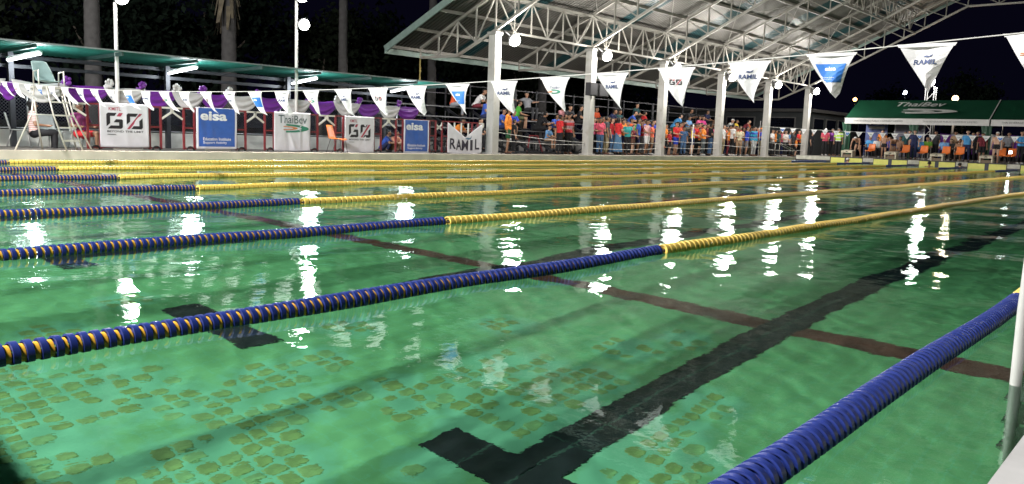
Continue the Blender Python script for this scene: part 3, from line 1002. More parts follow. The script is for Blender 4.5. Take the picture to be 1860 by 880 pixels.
# plastic chairs
def chair_proto(name, mat, legm):
    r_ = bpy.data.objects.new(name, None)
    COL.objects.link(r_)
    def sh(u, v):
        w = .44
        if v < .5:
            q = v/.5
            return ((u-.5)*w, -.22+.42*q, .44+.015*(2*u-1)**2-.02*math.sin(math.pi*q)-(.05*(1-q/.15) if q < .15 else 0))
        q = (v-.5)/.5
        return ((u-.5)*w*(1-.1*q), .20+.10*q-.02*(2*u-1)**2, .44+.40*q)
    s0 = MB().sheet(sh, 8, 14).build('seat_shell', mat, r_, True, local=True)
    s0.modifiers.new('thick', 'SOLIDIFY').thickness = .012
    for sx in (-1, 1):
        MB().tube([(sx*.20, -.24, 0), (sx*.17, -.17, .42)], .011, 6).build('leg', legm, r_, True, local=True)
        MB().tube([(sx*.20, .28, 0), (sx*.17, .15, .42)], .011, 6).build('leg', legm, r_, True, local=True)
    return r_
oc = chair_proto('plastic_chair', ORANGE, M('chair_leg', (.12, .12, .12), .4, .6))
spots = [(9.86, 19.92, DZ, 25, 'orange plastic chair alone on the deck edge before the banners'), (29.75, 20.35, DZ, 30, 'orange plastic chair at the foot of the third column'),
         (46.5, 15.71, DE, 95, 'orange plastic chair behind the leftmost starting block'), (46.5, 13.72, DE, 90, 'orange plastic chair right of the second starting block'),
         (46.5, 12.72, DE, 92, 'orange plastic chair alone between the second and third starting blocks'), (46.5, 11.52, DE, 88, 'left orange chair of the pair right of the third block'),
         (46.5, 10.79, DE, 90, 'right orange chair of the pair right of the third block'), (46.5, 8.70, DE, 86, 'orange chair right behind the rightmost starting block'),
         (46.5, 8.22, DE, 94, 'orange chair next to the camera light at far right')]
for i, (x, y, z, a, lb) in enumerate(spots):
    c = oc if i == 0 else copy_tree(oc)
    c.location = (x, y, z)
    # seen backs at the far end: the chairs there face away from the pool
    c.rotation_euler = (0, 0, R(a if x < 40 else -a+180+180))
    tag(c, lb, 'chair', 'orange plastic chairs')
wc = chair_proto('plastic_chair', M('white_plastic', (.42, .44, .42), .45), M('chair_leg_pale', (.4, .4, .4), .4, .5))
for i, (x, y, a, lb) in enumerate(((.35, 21.7, 60, 'white plastic chair at the left picture edge'), (1.55, 21.62, 70, 'white plastic chair under the person in pink stripes'),
                                   (2.35, 21.8, 10, 'white plastic chair behind the ladder of the umpire chair'), (3.0, 21.57, 15, 'white plastic chair under the person in plum'))):
    c = wc if i == 0 else copy_tree(wc)
    c.location = (x, y, DZ); c.rotation_euler = (0, 0, R(a))
    tag(c, lb, 'chair', 'white plastic chairs')
# ================================================================== PAVILION ROOF OVER THE POOL
PX = [17.33, 23.5, 29.55, 35.6, 41.65, 47.75]
pv = thing('pavilion', 'big white steel truss roof on square white columns over the far part of the pool', 'pavilion', (32.5, 20.3, DZ))
PWHITE = M('steel_white', (.31, .30, .27), .5, var=.2, scale=1.5, stain=(.16, .11, .075))
COLM = M('column_white', (.46, .455, .43), .65, var=.14, scale=1.2, bump=.1, stain=(.30, .27, .22))
YC = 9.85
CY = 20.3
SL = .455
def top_z(y):            # top chord
    a = abs(y-YC)
    return 4.30 + (24.4-YC-a)*SL
def bot_z(y):
    a = abs(y-YC)
    if a > 12.45: return 3.92
    if a > CY-YC: return 3.92 + (12.45-a)/(12.45-(CY-YC))*.86
    if a > 1.55: return 4.78 + (CY-YC-a)*.497
    return 4.78 + (CY-YC-1.55)*.497
for i, x in enumerate(PX):
    for y in (CY, -.85):
        c = MB().bb(x-.17, x+.17, y-.17, y+.17, DZ, 4.60).build('column', COLM, pv)
        MB().bb(x-.25, x+.25, y-.25, y+.25, DZ, DZ+.05).build('column_base', COLM, c)
        MB().bb(x-.22, x+.22, y-.22, y+.22, 4.60, 4.72).build('column_cap', M('cap_grey', (.30, .30, .28), .7), c)
    tr = MB()
    ys = [24.4, 22.3, CY, YC+1.55]
    def chord(mb, f, pts, w):
        for a, b in zip(pts[:-1], pts[1:]):
            mb.bar((x, a, f(a)), (x, b, f(b)), w, w)
    full = ys + [2*YC-q for q in ys[::-1]]
    chord(tr, bot_z, full, .10)
    tr.bar((x, 24.4, top_z(24.4)), (x, YC, top_z(YC)), .10)
    tr.bar((x, YC, top_z(YC)), (x, 2*YC-24.4, top_z(24.4)), .10)
    truss = tr.build('truss', PWHITE, pv)
    # webs
    st = [24.4, 23.35, 22.3, 21.3, CY] + [CY-1.11*k for k in range(1, 9)] + [YC]
    half = st
    for side in (1, -1):
        ps = [YC+side*(q-YC) for q in half]
        for k, y in enumerate(ps):
            if side < 0 and k == len(ps)-1: continue
            MB().bar((x, y, bot_z(y)+.03), (x, y, top_z(y)-.03), .055).build('strut', PWHITE, truss)
            if k+1 < len(ps):
                y2 = ps[k+1]
                if k % 2 == 0 or k > 3:
                    MB().bar((x+.004, y, top_z(y)-.04), (x+.004, y2, bot_z(y2)+.04), .05).build('diagonal', PWHITE, truss)
                else:
                    MB().bar((x+.004, y, bot_z(y)+.04), (x+.004, y2, top_z(y2)-.04), .05).build('diagonal', PWHITE, truss)
# long trusses between the columns
for (y, zb, zt) in ((CY, 4.80, 6.08), (YC+4.3, 7.85, 9.0)):
    for i in range(5):
        xa, xb = PX[i]+.06, PX[i+1]-.06
        lt = MB().bar((xa, y, zb), (xb, y, zb), .08).bar((xa, y, zt), (xb, y, zt), .08).build('long_truss', PWHITE, pv)
        n = 6
        for k in range(n):
            a, b = xa+(xb-xa)*k/n, xa+(xb-xa)*(k+1)/n
            if k: MB().bar((a, y+.004, zb), (a, y+.004, zt), .045).build('strut', PWHITE, lt)
            p, q = ((a, y-.004, zb), (b, y-.004, zt)) if k % 2 else ((a, y-.004, zt), (b, y-.004, zb))
            MB().bar(p, q, .045).build('diagonal', PWHITE, lt)
# cross rods under the roof
for i in range(5):
    for y0 in (12.3, 16.3):
        for s in (0, 1):
            a, b = (PX[i], PX[i+1]) if s else (PX[i+1], PX[i])
            MB().cone((a, y0, top_z(y0)+.0), (b, y0+3.8, top_z(y0+3.8)+.0), .012, .012, 5).build('tie_rod', PWHITE, pv)
# purlins
RX0, RX1 = 16.0, 49.3
yp = 24.75
k = 0
while yp > YC:
    for side in (1, -1):
        y = YC+side*(yp-YC)
        MB().bb(RX0, RX1, y-.035, y+.035, top_z(y)+.05, top_z(y)+.17).build('purlin', PWHITE, pv)
    yp -= 1.36
# corrugated sheets, bay by bay, with darker translucent strips
SHEET = M('roof_sheet', (.125, .12, .11), .5, .35, var=.2, scale=.9)
SKYL = bpy.data.materials.new('skylight_sheet'); SKYL.use_nodes = True
nt = SKYL.node_tree; bs = nt.nodes['Principled BSDF']; bs.inputs['Base Color'].default_value = (.03, .09, .10, 1); bs.inputs['Roughness'].default_value = .3
tp = nt.nodes.new('ShaderNodeBsdfTransparent'); tp.inputs[0].default_value = (.3, .5, .5, 1)
mxs = nt.nodes.new('ShaderNodeMixShader'); mxs.inputs[0].default_value = .4
nt.links.new(bs.outputs[0], mxs.inputs[1]); nt.links.new(tp.outputs[0], mxs.inputs[2]); nt.links.new(mxs.outputs[0], nt.nodes['Material Output'].inputs[0])
def roof_strip(x0, x1, side, mat, nm, seg):
    mb = MB()
    p = .19
    xs = []
    x = x0
    while x < x1-1e-6:
        xs += [(x, 0), (min(x+p*.35, x1), 0), (min(x+p*.5, x1), .035), (min(x+p*.85, x1), .035)]
        x += p
    xs.append((x1, 0))
    y0, y1 = seg
    for (x, d) in xs:
        for a in (y0, y1):
            y = YC+side*(a-YC)
            mb.v.append((x, y, top_z(y)+.175+d))
    mb.f = [(2*i, 2*i+1, 2*i+3, 2*i+2) for i in range(len(xs)-1)]
    return mb.build(nm, mat, pv)
edges = [RX0] + [q for q in PX[1:-1]] + [RX1]
for i in range(5):
    a, b = edges[i], edges[i+1]
    m0 = PX[i]+2.3 if i else PX[0]+2.1
    for side in (1, -1):
        for seg in ((25.0, 20.1), (20.14, 15.1), (15.14, YC+.0)):
            roof_strip(a+.003, m0, side, SHEET, 'roof_sheet', seg)
            roof_strip(m0+.003, m0+1.25, side, SKYL, 'skylight_sheet', seg)
            roof_strip(m0+1.253, b-.003, side, SHEET, 'roof_sheet', seg)
TRIM = M('rake_trim', (.22, .30, .27), .45, .2)
for side in (1, -1):
    for X in (RX0-.03, RX1+.03):
        MB().bar((X, YC+side*(25.02-YC), top_z(25.02)+.14), (X, YC, top_z(YC)+.14), .05, .26).build('rake_trim', TRIM, pv)
    y = YC+side*(25.05-YC)
    MB().bb(RX0, RX1, y-.03, y+.03, top_z(25.05)-.02, top_z(25.05)+.2).build('eave_trim', TRIM, pv)
for (x, y) in ((17.33, 24.42),):
    MB().cone((x, y, DZ), (x, y, 4.0), .03, .03, 8).build('rain_pipe', M('pipe_yellow', (.35, .28, .10), .5), pv, True)

# column lamps
cnm = ['first column from the left', 'second column', 'third column', 'fourth column', 'fifth column', 'sixth column, farthest right']
for i, x in enumerate(PX):
    lx = x + (.55, .45, .35, .22, .15, .02)[i]
    fl = thing('floodlight', f'round blazing floodlight hung at the top of the {cnm[i]}', 'floodlight', (lx, 19.92, 4.5), group='floodlights on the columns')
    flood(fl, (lx, 19.85, 4.47), (0, -1, -.5), .26)
    MB().bar((lx, 20.0, 4.6), (lx-.1, 20.25, 4.82), .04).build('bracket', GALV, fl)
    lamp_light('column_light', (lx, 19.45, 4.3), P_COLUMN, size=.2)
# unseen near side twins, assumed by symmetry, added to brighten the far deck edge
for i, x in enumerate(PX[:4]):
    fl = thing('floodlight', f"added unseen floodlight on the near side columns, {('first', 'second', 'third', 'fourth')[i]} one up the pool", 'floodlight', (x, -.25, 4.5), group='floodlights on the columns')
    flood(fl, (x, -.20, 4.47), (0, 1, -.5), .31)
    MB().bar((x, -.3, 4.6), (x, -.5, 4.72), .04).build('bracket', GALV, fl)
    lamp_light('column_light', (x, .2, 4.3), P_COLUMN*.9, size=.2, aim=(0, 1, -.3))

# loudspeakers on the second column
for (x, y, sx, lb) in ((23.20, 20.06, .30, 'black loudspeaker strapped to the face of the second column'), (24.05, 20.12, .38, 'dark grey loudspeaker standing out right of the second column')):
    sp = thing('loudspeaker', lb, 'loudspeaker', (x, y, 2.7), group='loudspeakers on the second column')
    MB().bb(x-sx, x+sx*.8, y-.20, y+.05, 2.72, 3.26).build('cabinet', M('speaker_black', (.02, .02, .024), .6), sp)
    MB().bb(x-sx+.03, x+sx*.8-.03, y-.212, y-.198, 2.75, 3.23).build('grille', M('speaker_grille', (.045, .045, .05), .8, var=.4, scale=60), sp)
    MB().bar((x, y+.05, 3.0), (23.5, 20.2, 3.0), .05).build('bracket', GALV, sp)

# cords strung between the columns to hold the crowd back
for i, (a, b, z0_, z1_, lb) in enumerate(((17.5, 23.35, 1.02, .72, 'upper white cord sloping down from the first column to the second'), (17.5, 23.35, .72, .62, 'lower white cord between the first and second columns'),
                            (23.65, 29.4, .80, .78, 'upper white cord between the second and third columns'), (23.65, 29.4, .48, .52, 'lower white cord between the second and third columns'),
                            (29.7, 35.45, .95, .90, 'upper white cord between the third and fourth columns'), (29.7, 35.45, .62, .60, 'lower white cord between the third and fourth columns'),
                            (35.75, 41.5, 1.38, 1.28, 'high white cord between the fourth and fifth columns'), (35.75, 41.5, .80, .76, 'low white cord between the fourth and fifth columns'),
                            (41.8, 47.6, 1.05, 1.0, 'upper white cord between the fifth and sixth columns'), (41.8, 47.6, .62, .62, 'lower white cord between the fifth and sixth columns'))):
    pts = [(a+(b-a)*t/10, 20.3, z0_+(z1_-z0_)*t/10-.06*math.sin(math.pi*t/10)) for t in range(11)]
    tag(MB().tube(pts, .012, 5).build('safety_rope', CORD, None, True), lb, 'rope', 'cords between the columns')
for (x, h, lb) in ((32.3, 1.6, 'thin white steel post between the third and fourth columns'), (16.1, .0, '')):
    if h:
        t = thing('barrier_post', lb, 'post', (x, 20.05, DZ))
        MB().cone((x, 20.05, DZ+.02), (x, 20.05, DZ+h), .025, .022, 8).build('pole', WHITE, t, True)
        MB().cone((x, 20.05, DZ), (x, 20.05, DZ+.025), .09, .08, 12).build('foot', WHITE, t, True)

# hand rails of the far corner ladder
hr = thing('pool_ladder', 'pair of thin steel handrails at the far corner of the pool', 'ladder', (43.2, 19.6, DZ))
for x in (42.7, 43.35):
    MB().tube([(x, 20.1, DZ), (x, 20.1, .95), (x+.1, 20.0, 1.0), (x+1.6, 19.62, .55), (x+1.65, 19.6, DZ)], .022, 8).build('handrail', STEEL, hr, True)

# ------------------------------------------------------------------ bleachers
ROWS = [(21.75, .70), (22.65, 1.15), (23.55, 1.60), (24.45, 2.05)]
PLK = M('plank_grey', (.15, .155, .165), .55, .2, var=.2)
PLD = M('plank_dark', (.05, .055, .065), .6, .2, var=.3)
bayn = ['left of and behind the first column', 'between the first and second columns', 'between the second and third columns', 'between the third and fourth columns', 'between the fourth and fifth columns']
for i, (x0, x1) in enumerate(((13.9, 17.5), (17.5, 23.6), (23.6, 29.7), (29.7, 35.8), (35.8, 44.4))):
    bl = thing('bleacher', f'dark steel spectator stand with four rows of planks, {bayn[i]}', 'bleacher', ((x0+x1)/2, 22.8, DZ), group='spectator stand sections')
    for (y, z) in ROWS:
        MB().bb(x0+.02, x1-.02, y-.14, y+.16, z-.05, z).build('seat_plank', PLK, bl)
        MB().bb(x0+.02, x1-.02, y-.62, y-.18, z-.47, z-.435).build('foot_plank', PLD, bl)
    n = 4 if i < 4 else 5
    for k in range(n+1):
        x = x0+.05+(x1-x0-.1)*k/n
        st = MB().bar((x, 21.1, .30), (x, 24.7, 2.0), .06, .10).build('stringer', DARKST, bl)
        for (y, z) in ROWS:
            MB().bb(x-.025, x+.025, y-.03, y+.03, DZ, z-.05).build('upright', DARKST, bl)
        MB().bar((x, 24.66, DZ), (x, 24.66, 3.05), .05).build('rear_post', DARKST, bl)
    for z in (2.6, 3.0):
        MB().bar((x0, 24.7, z), (x1, 24.7, z), .04).build('back_rail', M('rail_grey', (.05, .05, .06), .5, .4), bl)
    lat = MB().bar((x0, 21.5, .60), (x1, 21.5, .60), .05).bar((x0, 21.5, .26), (x1, 21.5, .26), .05).build('base_truss', DARKST, bl)
    m_ = int((x1-x0)/.75)
    for k in range(m_):
        a, b = x0+(x1-x0)*k/m_, x0+(x1-x0)*(k+1)/m_
        p, q = ((a, 21.5, .26), (b, 21.5, .60)) if k % 2 else ((a, 21.5, .60), (b, 21.5, .26))
        MB().bar(p, q, .035).build('diagonal', DARKST, lat)
    MB().bb(x0, x1, 24.78, 24.86, DZ, .75).build('rear_kickboard', M('kick_grey', (.22, .22, .22), .8), bl)
rs = thing('trestle', 'small red folding trestle in front of the stand, first bay', 'trestle', (20.9, 21.3, DZ))
for a, b in (((20.55, 21.25, DZ), (20.75, 21.3, .95)), ((21.6, 21.25, DZ), (21.25, 21.3, .95))):
    MB().bar(a, b, .04).build('leg', RED, rs)
MB().bar((20.72, 21.3, .93), (21.28, 21.3, .93), .05).build('top_bar', RED, rs)

# ================================================================== TENTS AT THE FAR END
TG = M('tent_green', (.006, .058, .028), .5, var=.15, scale=1.5, transl=.05)
TW = M('tent_white', (.55, .55, .54), .6, var=.06)
for i, (ya, yb) in enumerate(((18.25, 9.93), (9.85, 1.6))):
    tn = thing('marquee_tent', ('green marquee tent with a white fascia behind the starting blocks', 'second green marquee tent, running out of the picture at right')[i], 'tent', (51.4, (ya+yb)/2, DE), group='green marquee tents')
    X0, X1, ZE, ZR = 49.0, 53.8, 2.80, 4.06
    xm = (X0+X1)/2
    def slope(u, v, xa, xb):
        y = ya+(yb-ya)*u
        return (xa+(xb-xa)*v, y, ZE+(ZR-ZE)*v-.10*math.sin(math.pi*v)*math.sin(math.pi*((u*2) % 1)))
    MB().sheet(lambda u, v: slope(u, v, X0, xm), 24, 8).build('roof_cover', TG, tn, True)
    MB().sheet(lambda u, v: slope(u, v, X1, xm), 24, 8).build('roof_cover', TG, tn, True)
    for y in (ya, yb):
        MB().add([(X0, y, ZE), (X1, y, ZE), (xm, y, ZR)], [(0, 1, 2)]).build('gable', TG, tn)
    va = MB()
    N = 24
    va.sheet(lambda u, v: (X0-.02+.012*math.sin(40*u), ya+(yb-ya)*u, ZE-.36+.37*v), N*2, 2)
    fa = va.build('fascia', TW, tn, True)
    for (y, w) in ((ya-2.05, 2.1), (ya-6.2, 2.2)):
        t = MB(); text_on(t, 'THAI BEVERAGE PUBLIC COMPANY LIMITED', (X0-.04, y, ZE-.16), (0, -1, 0), (0, 0, 1), 3.0, .10, lift=.004)
        t.build('fascia_lettering', M('print_grey', (.10, .11, .11), .6), fa)
    nrm = Vector((X0-xm, 0, 0)); up = Vector((xm-X0, 0, ZR-ZE)).normalized()
    yc = (ya+yb)/2 if i == 0 else ya-4.1
    base = Vector((X0, yc-.25, ZE)) + up*1.62
    t = MB(); text_on(t, 'ThaiBev', base+Vector((-.02, .30, .16)), (0, -1, 0), up, 2.9, .62, lift=.05, shear=.25, bold=.015)
    t.build('roof_lettering', M('print_pale', (.50, .52, .50), .6), tn)
    t = MB(); swoosh(t, Vector((X0, yc-.75, ZE))+up*.86+Vector((-.02, 0, .06)), (0, -1, 0), up, 3.0, .72, 1, .72, t=.05)
    swoosh(t, Vector((X0, yc-.35, ZE))+up*.86+Vector((-.02, 0, .06)), (0, -1, 0), up, 2.6, .55, .74, .50, t=.05)
    t.build('roof_emblem', M('print_pale', (.50, .52, .50), .6), tn)
    MB().bar((X0-.02, yb, ZE+.02), (xm, yb, ZR+.02), .05, .03).build('seam', TW, tn)
    for y in ((ya-.1, (ya+yb)/2, yb+.15) if i == 0 else (yb+.1, (ya+yb)/2)):
        for x in (X0+.06, X1-.06):
            MB().cone((x, y, DE), (x, y, ZE), .045, .045, 8).build('leg', GALV, tn, True)
        cu_ = MB().sheet(lambda u, v, y=y: (X0+.05+.05*math.sin(9*u), y-.30+.60*u*(1-.25*math.sin(math.pi*v)), DE+.02+(ZE-DE-.3)*v), 10, 8)
        cu_.build('leg_curtain', TG, tn, True)
# things under the tent
PANL = M('board_lilac', (.28, .27, .36), .6)
o = thing('display_board', 'blue printed board under the left end of the tent', 'board', (52.5, 17.6, DE))
MB().bb(52.48, 52.52, 16.6, 18.0, 1.3, 2.5).build('panel', M('board_blue', (.12, .16, .42), .5), o)
for y in (16.7, 17.9): MB().bb(52.48, 52.52, y-.02, y+.02, DE, 1.3).build('leg', GALV, o)
MB().slab([(0, 0), (1.0, 0), (1.0, .18), (0, .18)], (52.475, 17.8, 2.2), (0, -1, 0), (0, 0, 1), .004).build('print', PRW, o)
o = thing('partition_screen', 'plain lilac grey screen under the tent left of the middle leg', 'screen', (52.6, 14.9, DE))
MB().bb(52.58, 52.62, 14.3, 16.2, DE+.1, 2.55).build('panel', PANL, o)
for y in (14.35, 16.15): MB().bb(52.57, 52.63, y-.03, y+.03, DE, 2.6).build('post', GALV, o)
kk = 0
for j, (y0, y1, c, lb) in enumerate(((13.55, 12.7, 'p', 'purple cloth draped under the tent right of the middle leg'), (12.9, 11.2, 'w', 'white cloth draped under the tent, left of the purple middle one'),
                              (11.6, 10.4, 'p', 'purple cloth in the middle of the draped tent wall'), (10.6, 9.9, 'w', 'white cloth draped beside the green right tent leg'),
                              (9.6, 8.9, 'p', 'purple cloth right of the green right tent leg'), (8.9, 7.4, 'w', 'white cloth at the far right under the second tent'))):
    def f(u, v, y0=y0, y1=y1, ph=j):
        return (53.3+.06*math.sin(14*u+ph+3*v), y0+(y1-y0)*u, 2.05-.10*u - (1.2+.15*math.sin(5*u+ph))*v)
    o = MB().sheet(f, 16, 10).build('drape', PUR if c == 'p' else WSAT, None, True)
    o.modifiers.new('thick', 'SOLIDIFY').thickness = .008
    tag(o, lb, 'drapery', 'drapes under the tents')
# camera light on a small stand
cl = thing('camera_light', 'small glaring camera light on a stand at the far right', 'lamp', (46.3, 8.21, DE))
MB().cone((46.3, 8.21, DE+.02), (46.3, 8.21, .88), .015, .012, 6).build('pole', BLACK, cl)
for a in range(3):
    MB().bar((46.3, 8.21, .55), (46.3+.22*math.cos(a*2.1), 8.21+.22*math.sin(a*2.1), DE+.01), .015).build('leg', BLACK, cl)
MB().bb(46.3, 46.4, 8.13, 8.29, .88, 1.02).build('lamp_housing', BLACK, cl)
MB().bb(46.285, 46.298, 8.14, 8.28, .89, 1.01).build('lamp_glass', emit('flash_glow', (.95, .97, 1), 40), cl)
# ================================================================== BEHIND: building, masts, trees
bd = thing('service_building', 'low grey building with dark window bands left of the tents', 'building', (66, 30, .1))
MB().bb(60, 72, 25, 44, .1, 3.6).build('wall', M('render_grey', (.07, .08, .085), .8, var=.2, scale=.5), bd)
MB().bb(59.3, 72.6, 24.4, 44.6, 3.6, 3.85).build('roof', M('roof_slab', (.12, .12, .12), .8), bd)
for k in range(5):
    w = MB().bb(59.93, 59.99, 26+3.5*k, 28.6+3.5*k, 2.3, 3.2).build('window', M('frame_grey', (.2, .2, .2), .5), bd)
    MB().bb(59.90, 59.925, 26.1+3.5*k, 28.5+3.5*k, 2.38, 3.12).build('pane', M('dark_glass', (.01, .012, .02), .1), w)
for k in range(4):
    w = MB().bb(61+2.8*k, 63.2+2.8*k, 24.93, 24.99, 2.2, 3.2).build('window', M('frame_grey', (.2, .2, .2), .5), bd)
    MB().bb(61.1+2.8*k, 63.1+2.8*k, 24.90, 24.925, 2.28, 3.12).build('pane', M('dark_glass', (.01, .012, .02), .1), w)
def mast(x, y, z, r, glow, label, power, col, lattice=False):
    t = thing('lamp_mast', label, 'lamp mast', (x, y, .1), group='lamp masts beyond the far end')
    if lattice:
        for a, b in ((-.3, -.3), (.3, -.3), (.3, .3), (-.3, .3)):
            MB().bar((x+a, y+b, .1), (x+a, y+b, z-.4), .06).build('mast_leg', GALV, t)
        h = .3
        kx = 0
        while h < z-1.2:
            s = 1 if kx % 2 else -1
            MB().bar((x-.3, y-.3*s, h), (x-.3, y+.3*s, h+.7), .04).build('brace', GALV, t)
            h += .7; kx += 1
    else:
        MB().cone((x, y, .1), (x, y, z-.1), .10, .06, 8).build('mast', GALV, t, True)
    MB().cone((x, y, z-.35), (x-.1, y, z), r*.5, r, 12).build('lamp_housing', GALV, t, True)
    MB().ball((x-.14, y, z+.02), r*.95, 14, 8).build('lamp_glass', glow, t, True)
    if power: lamp_light('mast_light', (x-.9, y-.3, z-.1), power, col, .2)
WARM_E = emit('warm_glow', (1.0, .62, .34), 9)
mast(62, 16.6, 6.0, .28, BULB, 'lattice lamp mast with a white lamp behind the tent roof', 500, (1, .95, .9), True)
mast(57.0, 13.7, 4.46, .22, WARM_E, 'lamp with a warm blazing light right above the tent roof', 500, (1, .8, .6))
mast(95, 27.8, 7.3, .26, emit('far_glow', (.75, .85, 1), 25), 'small distant white lamp above the left half of the tent', 0, None)
mast(90, 31.6, 6.25, .22, emit('sodium_glow', (1.0, .45, .12), 20), 'small distant orange lamp at the left end of the tent roof', 0, None)

# leaning dark post behind the tent
# ------------------------------------------------------------------ palms
TRK = M('palm_trunk', (.05, .048, .048), .9, var=.3, scale=5, bump=.4)
FRD = M('palm_frond', (.035, .06, .02), .7, var=.4, scale=3)
DEAD = M('dead_frond', (.09, .075, .05), .9, var=.4, scale=4)
def palm(x, y, h, r, label, skirt=False, lean=0.0):
    t = thing('palm_tree', label, 'palm tree', (x, y, .1), group='palm trees behind the stands')
    pts = []; rs_ = []
    n = int(h/.16)
    for i in range(n+1):
        q = i/n
        pts.append((lean*q*q, 0, h*q))
        rs_.append(r*(1.15-.30*q)*(1.0 if i % 2 else .955))
    MB().tube(pts, rs_, 12).build('trunk', TRK, t, True, local=True)
    cr = MB()
    for k in range(18):
        a = 2*math.pi*k/18+random.random()*.3
        L = random.uniform(2.2, 3.0); up = random.uniform(.1, 1.3)
        pr = None
        for s in range(9):
            q = s/8
            p = Vector((lean+math.cos(a)*L*q, math.sin(a)*L*q, h+up*q*1.6-1.9*q*q))
            if pr is not None:
                side = Vector((-math.sin(a), math.cos(a), 0))
                for sg in (-1, 1):
                    w = .55*(1-q)+.12
                    e = p+side*sg*w+Vector((0, 0, -.25*w))+Vector((math.cos(a), math.sin(a), 0))*.2
                    cr.add([pr, pr+(p-pr)*.5, e], [(0, 1, 2)])
                    e2 = e-(p-pr)*.5
                    cr.add([pr+(p-pr)*.5, p, e2+Vector((0, 0, .05))], [(0, 1, 2)])
                cr.bar(pr, p, .04, .03)
            pr = p
    cr.build('crown', FRD, t, local=True)
    if skirt:
        sk = MB()
        for k in range(60):
            a = random.uniform(0, 6.28); z0_ = h-random.uniform(.1, 3.2)
            p = Vector((math.cos(a)*r, math.sin(a)*r, z0_)); e = Vector((math.cos(a)*(r+random.uniform(.1, .4)), math.sin(a)*(r+random.uniform(.1, .4)), z0_-random.uniform(.7, 1.5)))
            s = Vector((-math.sin(a), math.cos(a), 0))*.09
            sk.add([p-s, p+s, e+s*.4, e-s*.4], [(0, 1, 2, 3)])
        sk.build('dead_skirt', DEAD, t, local=True)
palm(5.35, 26.6, 9.5, .23, 'pale ringed palm trunk left of the first lamp post', False, .1)
palm(10.4, 27.2, 8.2, .26, 'palm with a skirt of dead fronds between the two lamp posts', True, .1)
palm(15.8, 27.5, 10, .19, 'slim tall palm trunk right of the second lamp post')
palm(20.6, 27.2, 9, .20, 'palm trunk seen below the roof left of the first column')
palm(37.8, 28.5, 8.5, .26, 'thick palm trunk behind the fourth bay of the stand')
palm(30.3, 28.5, 8.5, .24, 'thick palm trunk behind the third bay of the stand')

# ------------------------------------------------------------------ broadleaf trees, dark at night
LEAF = [M('leaf_dark', (.005, .009, .006), .9, var=.5, scale=2, spec=.05), M('leaf_mid', (.008, .012, .007), .9, var=.5, scale=2, spec=.05)]
BARK = M('bark', (.06, .05, .04), .95, var=.3)
def tree_mesh(seed, n, rx, rz):
    rnd = np.random.default_rng(seed)
    cl = rnd.normal(size=(26, 3)); cl /= np.linalg.norm(cl, axis=1)[:, None]; cl *= rnd.uniform(.35, 1, (26, 1))*np.array([rx, rx, rz])
    c = cl[rnd.integers(0, 26, n)] + rnd.normal(size=(n, 3))*np.array([.55, .55, .45])*rx*.33
    d1 = rnd.normal(size=(n, 3)); d1 /= np.linalg.norm(d1, axis=1)[:, None]
    d2 = np.cross(d1, rnd.normal(size=(n, 3))); d2 /= np.linalg.norm(d2, axis=1)[:, None]
    s = rnd.uniform(.10, .24, (n, 1))
    V = np.stack([c-d1*s, c+d2*s*.5, c+d1*s, c-d2*s*.5], 1).reshape(-1, 3)
    me = bpy.data.meshes.new('crown')
    Q = np.arange(4*n).reshape(-1, 4)
    me.vertices.add(4*n); me.vertices.foreach_set('co', V.ravel())
    me.loops.add(4*n); me.loops.foreach_set('vertex_index', Q.ravel())
    me.polygons.add(n); me.polygons.foreach_set('loop_start', np.arange(0, 4*n, 4))
    me.update(calc_edges=True)
    return me
crowns = [tree_mesh(s, 5200, 3.0, 2.8) for s in (1, 2, 3)]
for i, me in enumerate(crowns): me.materials.append(LEAF[i % 2])
TREES = [(-1.5, 33, 1.0, 'leftmost dark leafy tree behind the canopy'), (3.2, 35, 1.15, 'dark leafy tree behind the first palm trunk'), (8.2, 33, 1.0, 'dark leafy tree between the first palm and the first lamp post'),
         (13.2, 34, 1.1, 'dark leafy tree behind the palm with dead fronds'), (18.6, 33, .95, 'dark leafy tree right of the second lamp post'), (24.0, 36, 1.05, 'dark leafy tree behind the slim palm'),
         (29.5, 34, .95, 'dark leafy tree under the left corner of the roof'), (36, 35, 1.0, 'dark leafy tree behind the first bay of the stand'), (43, 36, 1.0, 'dark leafy tree behind the second bay of the stand'),
         (51, 37, 1.05, 'dark leafy tree behind the third bay of the stand'), (59, 49, 1.1, 'dark leafy tree behind the fourth bay of the stand'), (72, 16.5, 1.0, 'dimly lit tree at the right edge above the second tent'),
         (83, 25, 1.0, 'dark tree in the gap right of the warm lamp')]
for i, (x, y, s, lb) in enumerate(TREES):
    t = thing('leafy_tree', lb, 'tree', (x, y, .1), random.uniform(0, 6), 'dark trees in the background')
    tk = MB().tube([(0, 0, 0), (.1, 0, 1.6*s), (0, .1, 3.0*s), (.1, 0, 5.2*s)], [.24*s, .18*s, .14*s, .05], 8)
    for k in range(5):
        a = k*1.3
        tk.tube([(0, 0, (2+.4*k)*s), (math.cos(a)*.9*s, math.sin(a)*.9*s, (3.0+.4*k)*s), (math.cos(a)*1.8*s, math.sin(a)*1.8*s, (3.8+.5*k)*s)], [.09*s, .06*s, .03*s], 6)
    tk.build('trunk', BARK, t, True, local=True)
    c = link('crown', crowns[i % 3], None, t)
    c.location = (0, 0, (4.3 if y > 20 else 4.6)*s); c.scale = (s, s, s)

